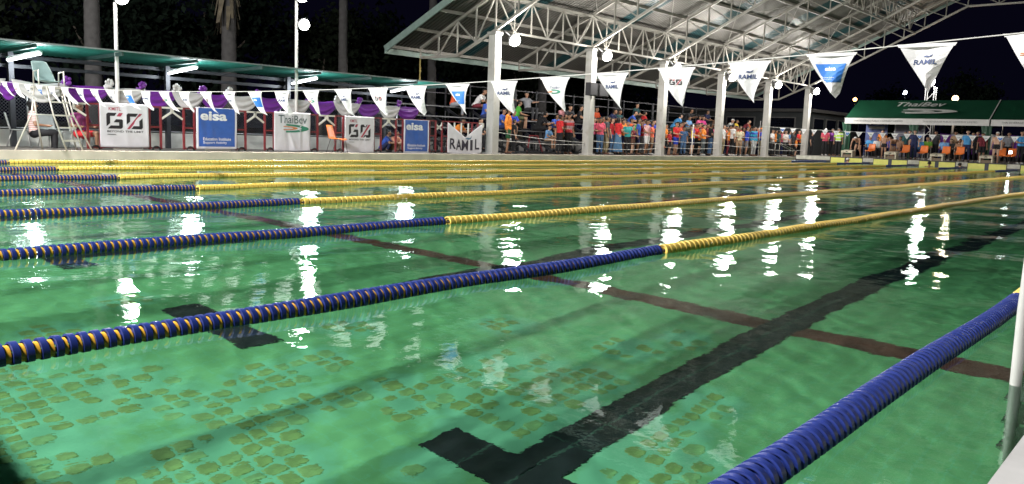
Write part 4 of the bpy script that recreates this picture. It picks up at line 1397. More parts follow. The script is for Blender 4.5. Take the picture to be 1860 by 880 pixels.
# ------------------------------------------------------------------ floodlight poles of the near end, behind the camera
for i, y in enumerate((3.3, 10.6, 17.6)):
    lp = thing('lamp_post', f"tall floodlight pole on the near end deck, number {('one', 'two', 'three')[i]} from the corner", 'lamp post', (-10.2, y, .15), group='floodlight poles of the near end')
    MB().cone((-10.2, y, .15), (-10.2, y, 8.7), .08, .06, 10).build('pole', WHITE, lp, True)
    MB().bb(-10.35, -10.05, y-.15, y+.15, .15, .18).build('base_plate', GALV, lp)
    flood(lp, (-9.95, y, 8.7), (1, 0, -.6), .26)
    lamp_light('flood_light', (-9.5, y, 8.45), P_FLOOD*(.62, 1, .85)[i], (1, .97, .93), .3, aim=(1, 0, -.6))
# ================================================================== PEOPLE
SKIN = [M('skin_tan', (.42, .235, .15), .55, var=.08), M('skin_brown', (.30, .16, .095), .55, var=.08), M('skin_light', (.55, .34, .24), .55, var=.08)]
HAIR = M('hair_black', (.012, .010, .009), .5)
EYE = M('eye_dark', (.02, .015, .012), .3)
LIP = M('lip', (.30, .11, .09), .5)
CLO = {'orange_red': (.72, .10, .03), 'white': (.72, .72, .72), 'blue': (.035, .09, .42), 'orange': (.78, .24, .03), 'charcoal': (.035, .036, .042), 'royal': (.025, .06, .50),
       'green': (.10, .50, .06), 'grey': (.24, .25, .28), 'black': (.012, .012, .015), 'lightblue': (.16, .34, .62), 'dustypink': (.45, .20, .22), 'red': (.58, .025, .03),
       'greyred': (.42, .28, .30), 'brown': (.14, .07, .045), 'coral': (.74, .15, .08), 'darkteal': (.025, .09, .10), 'pink': (.72, .12, .26), 'rose': (.68, .10, .16), 'darkgrey': (.07, .09, .10),
       'teal': (.04, .35, .36), 'maroon': (.16, .018, .03), 'redstripe': (.66, .12, .12), 'darkgreen': (.015, .09, .03), 'skyblue': (.07, .30, .62), 'crimson': (.42, .02, .03),
       'jeansblue': (.05, .11, .24), 'purpleyellow': (.15, .06, .32), 'magenta': (.60, .05, .24), 'navy': (.014, .022, .08), 'cream': (.66, .60, .42), 'tealblue': (.03, .32, .50),
       'palegrey': (.46, .48, .48), 'slate': (.16, .23, .30), 'yellow': (.72, .52, .04), 'floral': (.62, .47, .42), 'rust': (.45, .12, .04), 'purple': (.22, .05, .30), 'vest': (.50, .80, .06),
       'leaf': (.12, .30, .03), 'pinkstripe': (.66, .36, .34), 'plum': (.22, .03, .13), 'pinkorange': (.72, .32, .22), 'olive': (.10, .11, .05), 'tan': (.36, .24, .15), 'beige': (.42, .36, .27),
       'jeans': (.06, .13, .26), 'khaki': (.30, .25, .15), 'denim': (.07, .16, .28)}
def cloth(c):
    m = MATS.get('cloth_'+c)
    if m: return m
    m = M('cloth_'+c, CLO[c], .85, var=.18, scale=7, bump=.25)
    if c in ('redstripe', 'pinkstripe', 'purpleyellow', 'vest', 'tealblue', 'greyred', 'floral'):
        nt = m.node_tree; b = nt.nodes['Principled BSDF']
        tc = nt.nodes.new('ShaderNodeTexCoord')
        second = {'redstripe': (.75, .72, .72), 'pinkstripe': (.85, .75, .72), 'purpleyellow': (.75, .6, .08), 'vest': (.7, .75, .7), 'tealblue': (.03, .08, .35), 'greyred': (.5, .04, .05), 'floral': (.75, .72, .70)}[c]
        w = nt.nodes.new('ShaderNodeTexWave' if c != 'floral' else 'ShaderNodeTexVoronoi')
        if c != 'floral':
            w.bands_direction = 'X' if c in ('redstripe', 'purpleyellow') else 'Z'
            w.inputs['Scale'].default_value = {'redstripe': 9, 'pinkstripe': 7, 'purpleyellow': 1.4, 'vest': 1.5, 'tealblue': 1.3, 'greyred': 1.1}[c]
        else:
            w.inputs['Scale'].default_value = 16
        nt.links.new(tc.outputs['Object'], w.inputs['Vector'])
        rp = nt.nodes.new('ShaderNodeValToRGB'); rp.color_ramp.interpolation = 'CONSTANT'
        rp.color_ramp.elements[0].color = (*CLO[c], 1); rp.color_ramp.elements[1].position = .55 if c != 'floral' else .35; rp.color_ramp.elements[1].color = (*second, 1)
        nt.links.new(w.outputs[0], rp.inputs[0])
        nt.links.new(rp.outputs[0], b.inputs['Base Color'])
    return m

def v3(*a): return np.array(a, float)
def skeleton(pose):
    """joints; the figure faces -y, origin on the ground under it (or on the seat)"""
    J = {}
    if pose.startswith('stand'):
        pel = v3(0, 0, .93); tors = v3(0, -.01, 1.0); lean = 0
        J['hip'] = [v3(-.09, 0, .90), v3(.09, 0, .90)]
        J['knee'] = [v3(-.10, -.03, .49), v3(.105, .0, .49)]
        J['ank'] = [v3(-.11, .02, .09), v3(.125, .05, .09)]
        J['pel'] = v3(0, 0, .95); J['chest'] = v3(0, -.005, 1.27); J['neck'] = v3(0, .01, 1.43); J['head'] = v3(0, -.015, 1.59)
    elif pose in ('sit_knees', 'sit_lean', 'sit_spread', 'sit_chair'):
        l = {'sit_knees': .10, 'sit_lean': .30, 'sit_spread': -.10, 'sit_chair': -.02}[pose]
        J['hip'] = [v3(-.09, 0, .09), v3(.09, 0, .09)]
        J['knee'] = [v3(-.14, -.44, .11), v3(.13, -.43, .12)]
        J['ank'] = [v3(-.13, -.44, -.34), v3(.14, -.40, -.34)]
        J['pel'] = v3(0, 0, .12); J['chest'] = v3(0, -l*.75, .45-.10*abs(l)); J['neck'] = v3(0, -l*1.15+.01, .60-.18*abs(l)); J['head'] = v3(0, -l*1.35-.02, .76-.22*abs(l))
    elif pose == 'bend':
        J['hip'] = [v3(-.09, .10, .86), v3(.09, .10, .86)]
        J['knee'] = [v3(-.10, -.10, .48), v3(.11, .10, .47)]
        J['ank'] = [v3(-.11, -.06, .09), v3(.12, .24, .09)]
        J['pel'] = v3(0, .10, .90); J['chest'] = v3(0, -.18, 1.05); J['neck'] = v3(0, -.34, 1.08); J['head'] = v3(0, -.48, 1.08)
    else:   # crouch
        J['hip'] = [v3(-.09, .05, .16), v3(.09, .05, .16)]
        J['knee'] = [v3(-.16, -.34, .42), v3(.17, -.33, .42)]
        J['ank'] = [v3(-.13, -.20, .09), v3(.14, -.18, .09)]
        J['pel'] = v3(0, .05, .18); J['chest'] = v3(0, -.12, .48); J['neck'] = v3(0, -.18, .62); J['head'] = v3(0, -.24, .77)
    c, n, p = J['chest'], J['neck'], J['pel']
    up = (n-p)/np.linalg.norm(n-p)
    sh = n - up*.05
    J['sho'] = [sh+v3(-.185, .0, 0), sh+v3(.185, .0, 0)]
    arms = {
        'stand_side': [(-.05, .05, -.27, -.02, -.06, -.25), (.05, .04, -.27, .01, -.08, -.24)],
        'stand_front': [(-.06, -.02, -.26, .10, -.22, -.02), (.06, -.02, -.26, -.09, -.22, -.04)],
        'stand_cross': [(-.05, -.07, -.25, .24, -.13, .03), (.05, -.07, -.25, -.24, -.12, .01)],
        'stand_phone': [(-.05, .05, -.27, .0, -.06, -.25), (.05, -.13, -.21, -.06, -.14, .19)],
        'sit_knees': [(-.06, -.10, -.24, .02, -.23, -.06), (.06, -.10, -.24, -.02, -.23, -.06)],
        'sit_lean': [(-.05, -.13, -.23, .08, -.22, .06), (.05, -.13, -.23, -.08, -.22, .05)],
        'sit_spread': [(-.25, .06, -.10, -.24, -.02, .04), (.25, .06, -.10, .24, -.02, .02)],
        'sit_chair': [(-.07, -.06, -.25, .05, -.23, -.02), (.07, -.06, -.25, -.05, -.23, -.02)],
        'bend': [(-.05, -.10, -.24, .0, -.06, -.24), (.05, -.10, -.24, .0, -.10, -.23)],
        'crouch': [(-.08, -.16, -.20, .10, -.18, .0), (.08, -.16, -.20, -.08, -.18, .02)]}[pose]
    J['elb'] = []; J['wri'] = []; J['han'] = []
    for s in (0, 1):
        a = arms[s]
        e = J['sho'][s]+v3(*a[:3]); w = e+v3(*a[3:])
        J['elb'].append(e); J['wri'].append(w)
        d = v3(*a[3:]); d /= np.linalg.norm(d)
        J['han'].append((w+d*.045, d))
    return J

def caps(J):
    """(region, a, b, ra, rb)"""
    C = []
    p, c, n, h = J['pel'], J['chest'], J['neck'], J['head']
    up = (n-p)/np.linalg.norm(n-p)
    for s in (-1, 1):
        x = v3(s*.06, 0, 0)
        C.append(('pelvis', p+x*1.1-up*.03, p+x+up*.06, .105, .095))
        C.append(('torso', p+x*.95+up*.06, c+x*1.15, .088, .105))
        C.append(('torso', c+x*1.15, n-up*.05+x*1.3, .10, .062))
    C.append(('torso', c, n-up*.03, .10, .07))
    C.append(('neck', n-up*.03, h-up*.03, .052, .05))
    hf = h + v3(0, -.015, 0)
    C.append(('head', h+v3(0, .02, .035), h+v3(0, .0, .03), .088, .088))
    C.append(('head', h+v3(0, -.012, .02), h+v3(0, -.03, -.06), .074, .05))
    C.append(('nose', h+v3(0, -.088, .012), h+v3(0, -.104, -.018), .012, .017))
    for s in (-1, 1):
        C.append(('head', h+v3(s*.083, .01, .015), h+v3(s*.085, .008, -.015), .016, .013))
    for s in (0, 1):
        C.append(('torso', n-up*.06, J['sho'][s], .06, .058))
        C.append(('uparm', J['sho'][s], J['elb'][s], .054, .042))
        C.append(('forearm', J['elb'][s], J['wri'][s], .041, .028))
        hp, d = J['han'][s]
        C.append(('hand', J['wri'][s], hp+d*.01, .028, .034))
        side = np.cross(d, v3(0, 0, 1) if abs(d[2]) < .8 else v3(0, 1, 0)); side /= np.linalg.norm(side)
        nn = np.cross(side, d)
        for f in range(4):
            o = (f-1.5)*.021
            L = (.062, .074, .070, .055)[f]
            k0 = hp+d*.025+side*o; k1 = k0+d*L*.55+nn*.008; k2 = k1+d*L*.45+nn*.025
            C.append(('hand', k0, k1, .0105, .0098)); C.append(('hand', k1, k2, .0098, .0085))
        t0 = hp-d*.005+side*.034; t1 = t0+side*.026+d*.03; t2 = t1+d*.034
        C.append(('hand', t0, t1, .0125, .0115)); C.append(('hand', t1, t2, .0115, .0095))
        C.append(('thigh', J['hip'][s], J['knee'][s], .090, .058))
        C.append(('shin', J['knee'][s], J['ank'][s], .056, .036))
        k = J['ank'][s]
        C.append(('foot', k+v3(0, .03, -.04), k+v3(0, -.15, -.058), .042, .030))
    return C

def capsule_geo(a, b, ra, rb, n=14, m=5):
    a, b = Vector(a), Vector(b)
    d = (b-a)
    L = d.length
    d = d.normalized() if L > 1e-6 else Vector((0, 0, 1))
    ref = Vector((0, 0, 1)) if abs(d.z) < .9 else Vector((1, 0, 0))
    u = d.cross(ref).normalized(); w = d.cross(u)
    rings = []
    for i in range(1, m+1):
        t = math.pi/2*(1-i/m)
        rings.append((a-d*ra*math.sin(t), ra*math.cos(t)))
    for i in range(0, m):
        t = math.pi/2*i/m
        rings.append((b+d*rb*math.sin(t), rb*math.cos(t)))
    vs = [a-d*ra]; fs = []
    for (c, r) in rings:
        for k in range(n):
            t = 2*math.pi*k/n
            vs.append(c+(u*math.cos(t)+w*math.sin(t))*r)
    vs.append(b+d*rb)
    for k in range(n): fs.append((0, 1+k, 1+(k+1) % n))
    for j in range(len(rings)-1):
        for k in range(n):
            fs.append((1+j*n+k, 1+(j+1)*n+k, 1+(j+1)*n+(k+1) % n, 1+j*n+(k+1) % n))
    Ls = len(vs)-1; j = len(rings)-1
    for k in range(n): fs.append((1+j*n+(k+1) % n, 1+j*n+k, Ls))
    return vs, fs

class Body: pass
BODIES = {}
def body(pose):
    if pose in BODIES: return BODIES[pose]
    J = skeleton(pose); C = caps(J)
    mb = MB()
    for (_, a, b, ra, rb) in C:
        mb.add(*capsule_geo(a, b, ra, rb))
    me = mb.mesh('figure')
    tmp = bpy.data.objects.new('figure', me); COL.objects.link(tmp)
    md = tmp.modifiers.new('r', 'REMESH'); md.mode = 'VOXEL'; md.voxel_size = .0125; md.use_smooth_shade = True
    sm = tmp.modifiers.new('s', 'SMOOTH'); sm.factor = .5; sm.iterations = 3
    dg = bpy.context.evaluated_depsgraph_get()
    out = bpy.data.meshes.new_from_object(tmp.evaluated_get(dg))
    bpy.data.objects.remove(tmp); bpy.data.meshes.remove(me)
    out.name = 'body'
    nv = len(out.vertices)
    V = np.zeros(nv*3); out.vertices.foreach_get('co', V); V = V.reshape(-1, 3)
    Nn = np.zeros(nv*3); out.vertices.foreach_get('normal', Nn); Nn = Nn.reshape(-1, 3)
    best = np.full(nv, 9.0); reg = np.zeros(nv, int); par = np.zeros(nv)
    names = []
    for i, (r, a, b, ra, rb) in enumerate(C):
        ab = b-a; L2 = max(ab@ab, 1e-9)
        t = np.clip(((V-a)@ab)/L2, 0, 1)
        d = np.linalg.norm(V-a-t[:, None]*ab, axis=1)-(ra+(rb-ra)*t)
        w = d < best
        best[w] = d[w]; reg[w] = i; par[w] = t[w]
        names.append(r)
    B = Body()
    B.V, B.N, B.par = V, Nn, par
    B.reg = np.array(names)[reg]
    B.faces = [tuple(p.vertices) for p in out.polygons]
    B.J = J
    out.materials.clear()
    out.materials.append(SKIN[0]); out.materials.append(EYE); out.materials.append(LIP)
    h = J['head']
    mi = np.zeros(len(B.faces), np.int32)
    for fi, f in enumerate(B.faces):
        c = V[list(f)].mean(0)-h
        if B.reg[f[0]] in ('head', 'nose') and c[1] < -.05:
            if .008 < c[2] < .028 and .018 < abs(c[0]) < .048: mi[fi] = 1
            elif -.066 < c[2] < -.048 and abs(c[0]) < .026: mi[fi] = 2
    out.polygons.foreach_set('material_index', mi)
    out.polygons.foreach_set('use_smooth', [True]*len(out.polygons))
    B.mesh = out
    B.clothes = {}
    BODIES[pose] = B
    return B

def garment(pose, what):
    B = body(pose)
    if what in B.clothes: return B.clothes[what]
    V, reg, par, h = B.V, B.reg, B.par, B.J['head']
    rel = V-h
    off = .012
    if what == 'shirt':
        sel = (reg == 'torso') | ((reg == 'uparm') & (par < .72)) | ((reg == 'pelvis') & (V[:, 2] > (B.J['pel'][2]-.03)))
        off = .016
    elif what == 'jacket':
        sel = (reg == 'torso') | (reg == 'uparm') | ((reg == 'forearm') & (par < .92)) | ((reg == 'pelvis') & (V[:, 2] > (B.J['pel'][2]-.05)))
        off = .020
    elif what == 'shorts':
        sel = (reg == 'pelvis') | ((reg == 'thigh') & (par < .82)); off = .013
    elif what == 'trunks':
        sel = (reg == 'pelvis') | ((reg == 'thigh') & (par < .35)); off = .006
    elif what == 'trousers':
        sel = (reg == 'pelvis') | (reg == 'thigh') | ((reg == 'shin') & (par < .96)); off = .014
    elif what == 'shoes':
        sel = (reg == 'foot'); off = .010
    elif what == 'hair':
        sel = np.isin(reg, ['head', 'nose']) & ((rel[:, 2] > .055+.25*np.maximum(0, -rel[:, 1]-.02)) | ((rel[:, 1] > .018) & (rel[:, 2] > -.05))); off = .013
    elif what == 'long':
        sel = (np.isin(reg, ['head', 'nose', 'neck']) & ((rel[:, 2] > .06) | ((rel[:, 1] > .0) & (rel[:, 2] > -.20)))); off = .026
    elif what == 'swimcap':
        sel = np.isin(reg, ['head', 'nose']) & (rel[:, 2] > .038-.30*np.maximum(0, rel[:, 1])); off = .007
    else:
        sel = np.isin(reg, ['head', 'nose']) & (rel[:, 2] > .050); off = .015
    ids = -np.ones(len(V), int)
    fs = []
    used = []
    for f in B.faces:
        if sel[list(f)].sum() >= 3:
            for i in f:
                if ids[i] < 0:
                    ids[i] = len(used); used.append(i)
            fs.append(tuple(int(ids[i]) for i in f))
    used = np.array(used)
    ph = V[used]*37
    wr = .004*np.sin(ph[:, 2]*.7+ph[:, 0]*.5)*(1 if what in ('shirt', 'trousers', 'shorts', 'jacket') else 0)
    P = V[used]+B.N[used]*(off+wr)[:, None] if isinstance(wr, np.ndarray) else V[used]+B.N[used]*off
    me = bpy.data.meshes.new(what)
    me.from_pydata([tuple(p) for p in P], [], fs)
    me.polygons.foreach_set('use_smooth', [True]*len(me.polygons))
    me.materials.append(HAIR)
    me.update()
    B.clothes[what] = me
    return me

def cap_peak():
    if 'peak' in BODIES: return BODIES['peak']
    mb = MB().sheet(lambda u, v: ((u-.5)*.15*(1-.3*v*v), -.085-.085*v*(1-(2*u-1)**2*.35), .062-.02*v-.015*(2*u-1)**2), 8, 4)
    me = mb.mesh('cap_peak'); me.materials.append(HAIR)
    BODIES['peak'] = me
    return me
def skirt_mesh():
    if 'skirt' in BODIES: return BODIES['skirt']
    mb = MB()
    n = 28
    for j in range(9):
        q = j/8
        for k in range(n):
            t = 2*math.pi*k/n
            r_ = .125+.10*q+.012*math.sin(6*t)*q
            mb.v.append((1.2*r_*math.cos(t), r_*math.sin(t), 1.0-.86*q))
    for j in range(8):
        for k in range(n):
            mb.f.append((j*n+k, (j+1)*n+k, (j+1)*n+(k+1) % n, j*n+(k+1) % n))
    me = mb.mesh('skirt', None, True); me.materials.append(HAIR)
    BODIES['skirt'] = me
    return me

def setmat(o, m, slot=0):
    o.material_slots[slot].link = 'OBJECT'
    o.material_slots[slot].material = m

def person(x, y, z, pose, yaw, sc, shirt, bottom, head, label, skin=None, sleeves=None):
    B = body(pose)
    o = link('person', B.mesh)
    o.location = (x, y, z); o.rotation_euler = (0, 0, R(yaw)); o.scale = (sc, sc, sc)
    setmat(o, SKIN[skin if skin is not None else random.choice((0, 0, 1, 1, 2))])
    tag(o, label, 'person', 'people watching and waiting around the pool')
    if shirt:
        jacket = sleeves or label.find('jacket') > 0
        c = link('jacket' if jacket else 'shirt', garment(pose, 'jacket' if jacket else 'shirt'), None, o); setmat(c, cloth(shirt))
    k, col = bottom.split(':')
    if k == 'skirt':
        c = link('skirt', skirt_mesh(), None, o)
    else:
        c = link(k, garment(pose, k), None, o)
    setmat(c, cloth(col))
    if k != 'trunks':
        c = link('shoes', garment(pose, 'shoes'), None, o); setmat(c, cloth('white' if 'white shoes' in label else random.choice(('black', 'charcoal', 'palegrey', 'brown'))))
    hd = {'hair': 'hair', 'long': 'long', 'swimcap': 'swimcap', 'capw': 'cap', 'capo': 'cap'}[head]
    if hd in ('swimcap', 'cap'):
        c = link('swim_cap' if hd == 'swimcap' else 'cap', garment(pose, hd), None, o); setmat(c, cloth('orange' if head == 'capo' else 'white'))
        if hd == 'cap':
            c2 = link('cap_peak', cap_peak(), None, c); setmat(c2, cloth('orange' if head == 'capo' else 'white')); c2.location = tuple(B.J['head'])
    else:
        c = link('hair', garment(pose, hd), None, o); setmat(c, HAIR)
    return o
PEOPLE = [
    (19.27, 24.45, 2.05, 'sit_knees', 40, 1, 'orange_red', 'trousers:grey', 'hair', 'person in a red top on the highest row, behind the blue and white pennant'),
    (20.67, 24.45, 2.05, 'sit_lean', 23, 1, 'white', 'shorts:maroon', 'hair', 'person in white and maroon on the highest row, left of the first column'),
    (20.31, 23.55, 1.6, 'sit_knees', 18, 1, 'blue', 'trousers:navy', 'hair', 'person in blue seated directly against the left side of the first column'),
    (16.66, 21.75, 0.7, 'sit_lean', 22, 0.95, 'orange', 'trousers:black', 'long', 'dark haired person in orange peering over the sagging lettered banner'),
    (18.04, 21.75, 0.7, 'sit_knees', 6, 0.95, 'charcoal', 'trousers:black', 'hair', 'person whose head shows over the right end of the sagging banner'),
    (20.38, 22.65, 1.15, 'sit_knees', 19, 1, 'blue', 'trousers:navy', 'hair', 'person in blue seated just right of the first column'),
    (20.91, 22.65, 1.15, 'sit_lean', -17, 1, 'royal', 'shorts:navy', 'hair', 'person in royal blue seated behind the man in orange'),
    (22.42, 23.55, 1.6, 'sit_knees', 47, 1, 'green', 'shorts:olive', 'hair', 'person in a bright green shirt seated on the third row'),
    (24.3, 24.45, 2.05, 'sit_spread', -5, 1.05, 'grey', 'trousers:charcoal', 'hair', 'person in grey with arms spread along the highest row'),
    (22.77, 22.65, 1.15, 'sit_lean', 63, 1.05, 'black', 'trousers:black', 'hair', 'person in black leaning over hands, seated above the truss base'),
    (18.74, 20.75, 0.19, 'stand_side', 32, 1.03, 'orange', 'shorts:darkgreen', 'hair', 'man in an orange long sleeved jacket and dark shorts beside the first column'),
    (19.39, 21.0, 0.19, 'stand_side', 59, 0.78, 'black', 'trousers:black', 'hair', 'child in black standing close behind the man in orange'),
    (22.47, 21.75, 0.7, 'sit_knees', 4, 0.8, 'lightblue', 'shorts:tan', 'hair', 'small child in light blue alone on the lowest row of the first bay'),
    (23.84, 22.65, 1.15, 'sit_lean', -5, 0.95, 'blue', 'shorts:black', 'hair', 'person in blue seated under the pennant with the green swoosh'),
    (26.08, 23.55, 1.6, 'sit_lean', -21, 1, 'charcoal', 'shorts:beige', 'hair', 'person in charcoal and beige leaning forward on the third row'),
    (25.65, 23.55, 1.6, 'sit_knees', 2, 0.95, 'dustypink', 'shorts:beige', 'hair', 'person in dusty pink beside the one in charcoal and beige'),
    (22.01, 20.7, 0.19, 'stand_front', 68, 0.95, 'red', 'trousers:black', 'hair', 'person in red with black trousers, left of the pair by the second column'),
    (22.76, 20.8, 0.19, 'stand_side', -25, 0.98, 'greyred', 'trousers:black', 'hair', 'person in grey and red, right of the pair by the second column'),
    (27.06, 23.55, 1.6, 'sit_knees', 30, 1, 'black', 'shorts:black', 'hair', 'person all in black seated just left of the second column'),
    (28.46, 23.55, 1.6, 'sit_knees', -3, 1, 'orange_red', 'trousers:black', 'hair', 'person in bright orange just right of the loudspeakers'),
    (27.76, 22.65, 1.15, 'sit_lean', 24, 1, 'brown', 'trousers:charcoal', 'hair', 'person in brown seated below the one in bright orange'),
    (28.86, 22.65, 1.15, 'sit_lean', 37, 1, 'coral', 'trousers:charcoal', 'hair', 'person in coral seated on the second row of the second bay'),
    (30.59, 23.55, 1.6, 'sit_knees', -6, 0.95, 'darkteal', 'shorts:tan', 'hair', 'person in dark teal seated above the one in coral'),
    (31.48, 23.55, 1.6, 'sit_lean', 26, 1, 'blue', 'shorts:grey', 'hair', 'person in blue bent over on the third row, left of the one in red'),
    (32.95, 23.55, 1.6, 'sit_knees', 56, 1, 'red', 'trousers:black', 'hair', 'person in red sitting sideways high in the second bay'),
    (31.63, 22.65, 1.15, 'sit_knees', 6, 1, 'blue', 'trousers:navy', 'hair', 'left one of two people in blue beside the third column'),
    (32.17, 22.65, 1.15, 'sit_lean', -14, 1, 'royal', 'trousers:navy', 'hair', 'right one of two people in blue beside the third column'),
    (24.89, 21.0, 0.19, 'stand_front', 12, 0.95, 'pink', 'trousers:black', 'hair', 'person in pink partly hidden by the second column'),
    (25.05, 20.75, 0.19, 'stand_front', -28, 0.95, 'rose', 'trousers:jeans', 'long', 'person in a rose top and jeans right of the second column'),
    (25.68, 20.85, 0.19, 'stand_side', 58, 1, 'darkgrey', 'trousers:khaki', 'hair', 'person in dark grey with khaki trousers'),
    (26.52, 20.75, 0.19, 'stand_cross', 68, 0.98, 'red', 'skirt:denim', 'long', 'woman with folded arms in red with a long denim skirt'),
    (27.39, 20.8, 0.19, 'stand_front', -33, 0.9, 'teal', 'trousers:black', 'hair', 'person in a teal shirt right of the denim skirt'),
    (27.71, 20.7, 0.19, 'stand_front', 7, 0.8, 'maroon', 'shorts:brown', 'hair', 'child in maroon leaning on the cord beside the teal shirt'),
    (28.54, 20.95, 0.19, 'stand_side', 31, 1, 'blue', 'shorts:navy', 'hair', 'person in blue left of the red and white top'),
    (29.03, 20.75, 0.19, 'stand_front', 2, 0.98, 'redstripe', 'shorts:white', 'hair', 'person in a red and white striped top and white shorts'),
    (31.14, 20.95, 0.19, 'stand_front', 18, 0.9, 'orange', 'trousers:black', 'hair', 'person in orange just right of the third column'),
    (34.46, 22.65, 1.15, 'sit_lean', 18, 1, 'darkgreen', 'trousers:black', 'hair', 'person in dark green seated right of the third column'),
    (36.3, 23.55, 1.6, 'sit_lean', 57, 1.05, 'skyblue', 'trousers:charcoal', 'hair', 'person in sky blue leaning forward below the big pennant tip'),
    (31.93, 20.8, 0.19, 'stand_front', -2, 0.97, 'red', 'shorts:royal', 'hair', 'person in red and royal blue shorts behind the orange chair'),
    (31.15, 20.7, 0.19, 'stand_side', 4, 0.72, 'crimson', 'shorts:black', 'hair', 'small child in crimson behind the orange chair'),
    (32.9, 20.9, 0.19, 'stand_side', -39, 0.85, 'jeansblue', 'trousers:jeans', 'hair', 'child all in denim blue left of the thin steel post'),
    (37.96, 23.55, 1.6, 'sit_knees', -8, 0.9, 'lightblue', 'shorts:beige', 'hair', 'small person in light blue alone on the third row, third bay'),
    (33.57, 20.75, 0.19, 'stand_front', 43, 0.95, 'purpleyellow', 'shorts:navy', 'hair', 'swimmer in purple and yellow with bare legs right of the steel post'),
    (39.09, 23.55, 1.6, 'sit_knees', 15, 1, 'pink', 'trousers:black', 'long', 'left one of two people in pink on the third row'),
    (39.64, 23.55, 1.6, 'sit_knees', -13, 1, 'magenta', 'trousers:black', 'long', 'right one of two people in pink on the third row'),
    (41.82, 24.45, 2.05, 'sit_knees', -4, 1, 'navy', 'trousers:black', 'hair', 'person in navy on the highest row left of the fourth column'),
    (34.88, 20.8, 0.19, 'stand_front', 10, 0.95, 'orange', 'trousers:darkgrey', 'hair', 'person in orange with grey trousers left of the fourth column'),
    (35.6, 20.75, 0.19, 'stand_front', 44, 1, 'black', 'trousers:jeans', 'hair', 'person in black with jeans by the fourth column'),
    (36.57, 20.95, 0.19, 'stand_side', 32, 0.95, 'navy', 'trousers:jeans', 'hair', 'person in navy half behind the fourth column'),
    (38.91, 22.65, 1.15, 'sit_lean', 1, 0.95, 'pink', 'trousers:charcoal', 'long', 'person in pink on the second row left of the fourth column'),
    (37.4, 20.9, 0.19, 'stand_phone', 22, 1, 'white', 'trousers:khaki', 'hair', 'person in white raising a hand, right of the fourth column'),
    (38.11, 20.95, 0.19, 'stand_side', 22, 0.92, 'orange', 'trousers:maroon', 'hair', 'person in orange between the two people in white'),
    (38.06, 20.65, 0.19, 'stand_phone', 54, 1.03, 'white', 'trousers:black', 'hair', 'tall person in white shirt and black trousers with white shoes'),
    (39.0, 20.7, 0.19, 'stand_front', -59, 0.95, 'cream', 'shorts:tan', 'hair', 'person in cream with bare legs beside the tall one in white'),
    (40.33, 20.85, 0.19, 'stand_side', 23, 0.98, 'royal', 'shorts:grey', 'hair', 'person in royal blue and grey shorts left of the teal jacket'),
    (41.09, 20.75, 0.19, 'stand_side', -19, 1, 'tealblue', 'trousers:palegrey', 'hair', 'person in a teal and blue jacket with pale trousers'),
    (42.31, 20.85, 0.19, 'stand_front', 17, 0.98, 'royal', 'trousers:khaki', 'capo', 'person in royal blue with an orange cap and khaki trousers'),
    (42.8, 20.75, 0.19, 'stand_side', 42, 0.92, 'coral', 'trousers:grey', 'hair', 'person in coral left of the fifth column'),
    (42.97, 23.55, 1.6, 'sit_lean', -3, 1, 'palegrey', 'trousers:charcoal', 'capw', 'person in pale grey with a white cap high in the fourth bay'),
    (41.69, 22.65, 1.15, 'sit_knees', 17, 1, 'slate', 'trousers:charcoal', 'hair', 'person in slate blue below the white cap'),
    (44.12, 23.55, 1.6, 'sit_knees', 7, 0.95, 'yellow', 'shorts:navy', 'hair', 'person in yellow seated in the fourth bay'),
    (45.16, 23.55, 1.6, 'sit_lean', 27, 1.05, 'maroon', 'trousers:charcoal', 'hair', 'person in maroon leaning forward right of the yellow shirt'),
    (43.91, 22.65, 1.15, 'sit_lean', 3, 1, 'brown', 'trousers:brown', 'hair', 'person in brown seated low in the fourth bay'),
    (44.71, 22.65, 1.15, 'sit_knees', -10, 1, 'maroon', 'trousers:brown', 'hair', 'person in maroon seated lowest at the right end of the stand'),
    (43.8, 20.8, 0.19, 'stand_front', 2, 0.95, 'white', 'trousers:black', 'hair', 'person in white right of the fifth column'),
    (45.03, 20.9, 0.19, 'stand_side', 53, 0.95, 'darkteal', 'trousers:black', 'hair', 'person in dark teal left of the steel handrails'),
    (45.83, 20.8, 0.19, 'stand_front', -16, 0.95, 'floral', 'trousers:black', 'long', 'woman in a pale floral top behind the steel handrails'),
    (47.31, 20.9, 0.19, 'stand_side', -8, 0.97, 'charcoal', 'trousers:black', 'hair', 'person in charcoal behind the steel handrails'),
    (47.37, 20.7, 0.19, 'stand_side', 25, 0.7, 'orange', 'shorts:black', 'hair', 'small child in orange between the handrails and the sixth column'),
    (48.57, 20.85, 0.19, 'stand_front', 13, 0.95, 'orange', 'trousers:charcoal', 'hair', 'person in orange left of the sixth column'),
    (49.77, 21.1, 0.19, 'stand_side', -26, 0.9, 'rust', 'trousers:black', 'hair', 'person in rust brown touching the sixth column'),
    (50.27, 20.8, 0.19, 'stand_side', 12, 0.95, 'black', 'trousers:black', 'hair', 'person all in black just right of the sixth column'),
    (47.5, 18.87, 0.33, 'stand_front', -54, 0.98, 'rose', 'trousers:black', 'capw', 'person in rose with a white cap left of the reflective vest'),
    (48.2, 18.66, 0.33, 'stand_side', -47, 1, 'purple', 'trousers:black', 'hair', 'person in purple between the white cap and the reflective vest'),
    (47.2, 17.92, 0.33, 'stand_side', -73, 1, 'vest', 'trousers:black', 'hair', 'person in a yellow green reflective vest at the tent corner'),
    (46.0, 16.3, 0.33, 'bend', -92, 1, None, 'trunks:black', 'swimcap', 'swimmer in a white cap bending over the leftmost starting block'),
    (48.0, 16.22, 0.77, 'sit_chair', -95, 1, 'skyblue', 'trousers:navy', 'hair', 'person in sky blue behind the leftmost orange chair of the far end'),
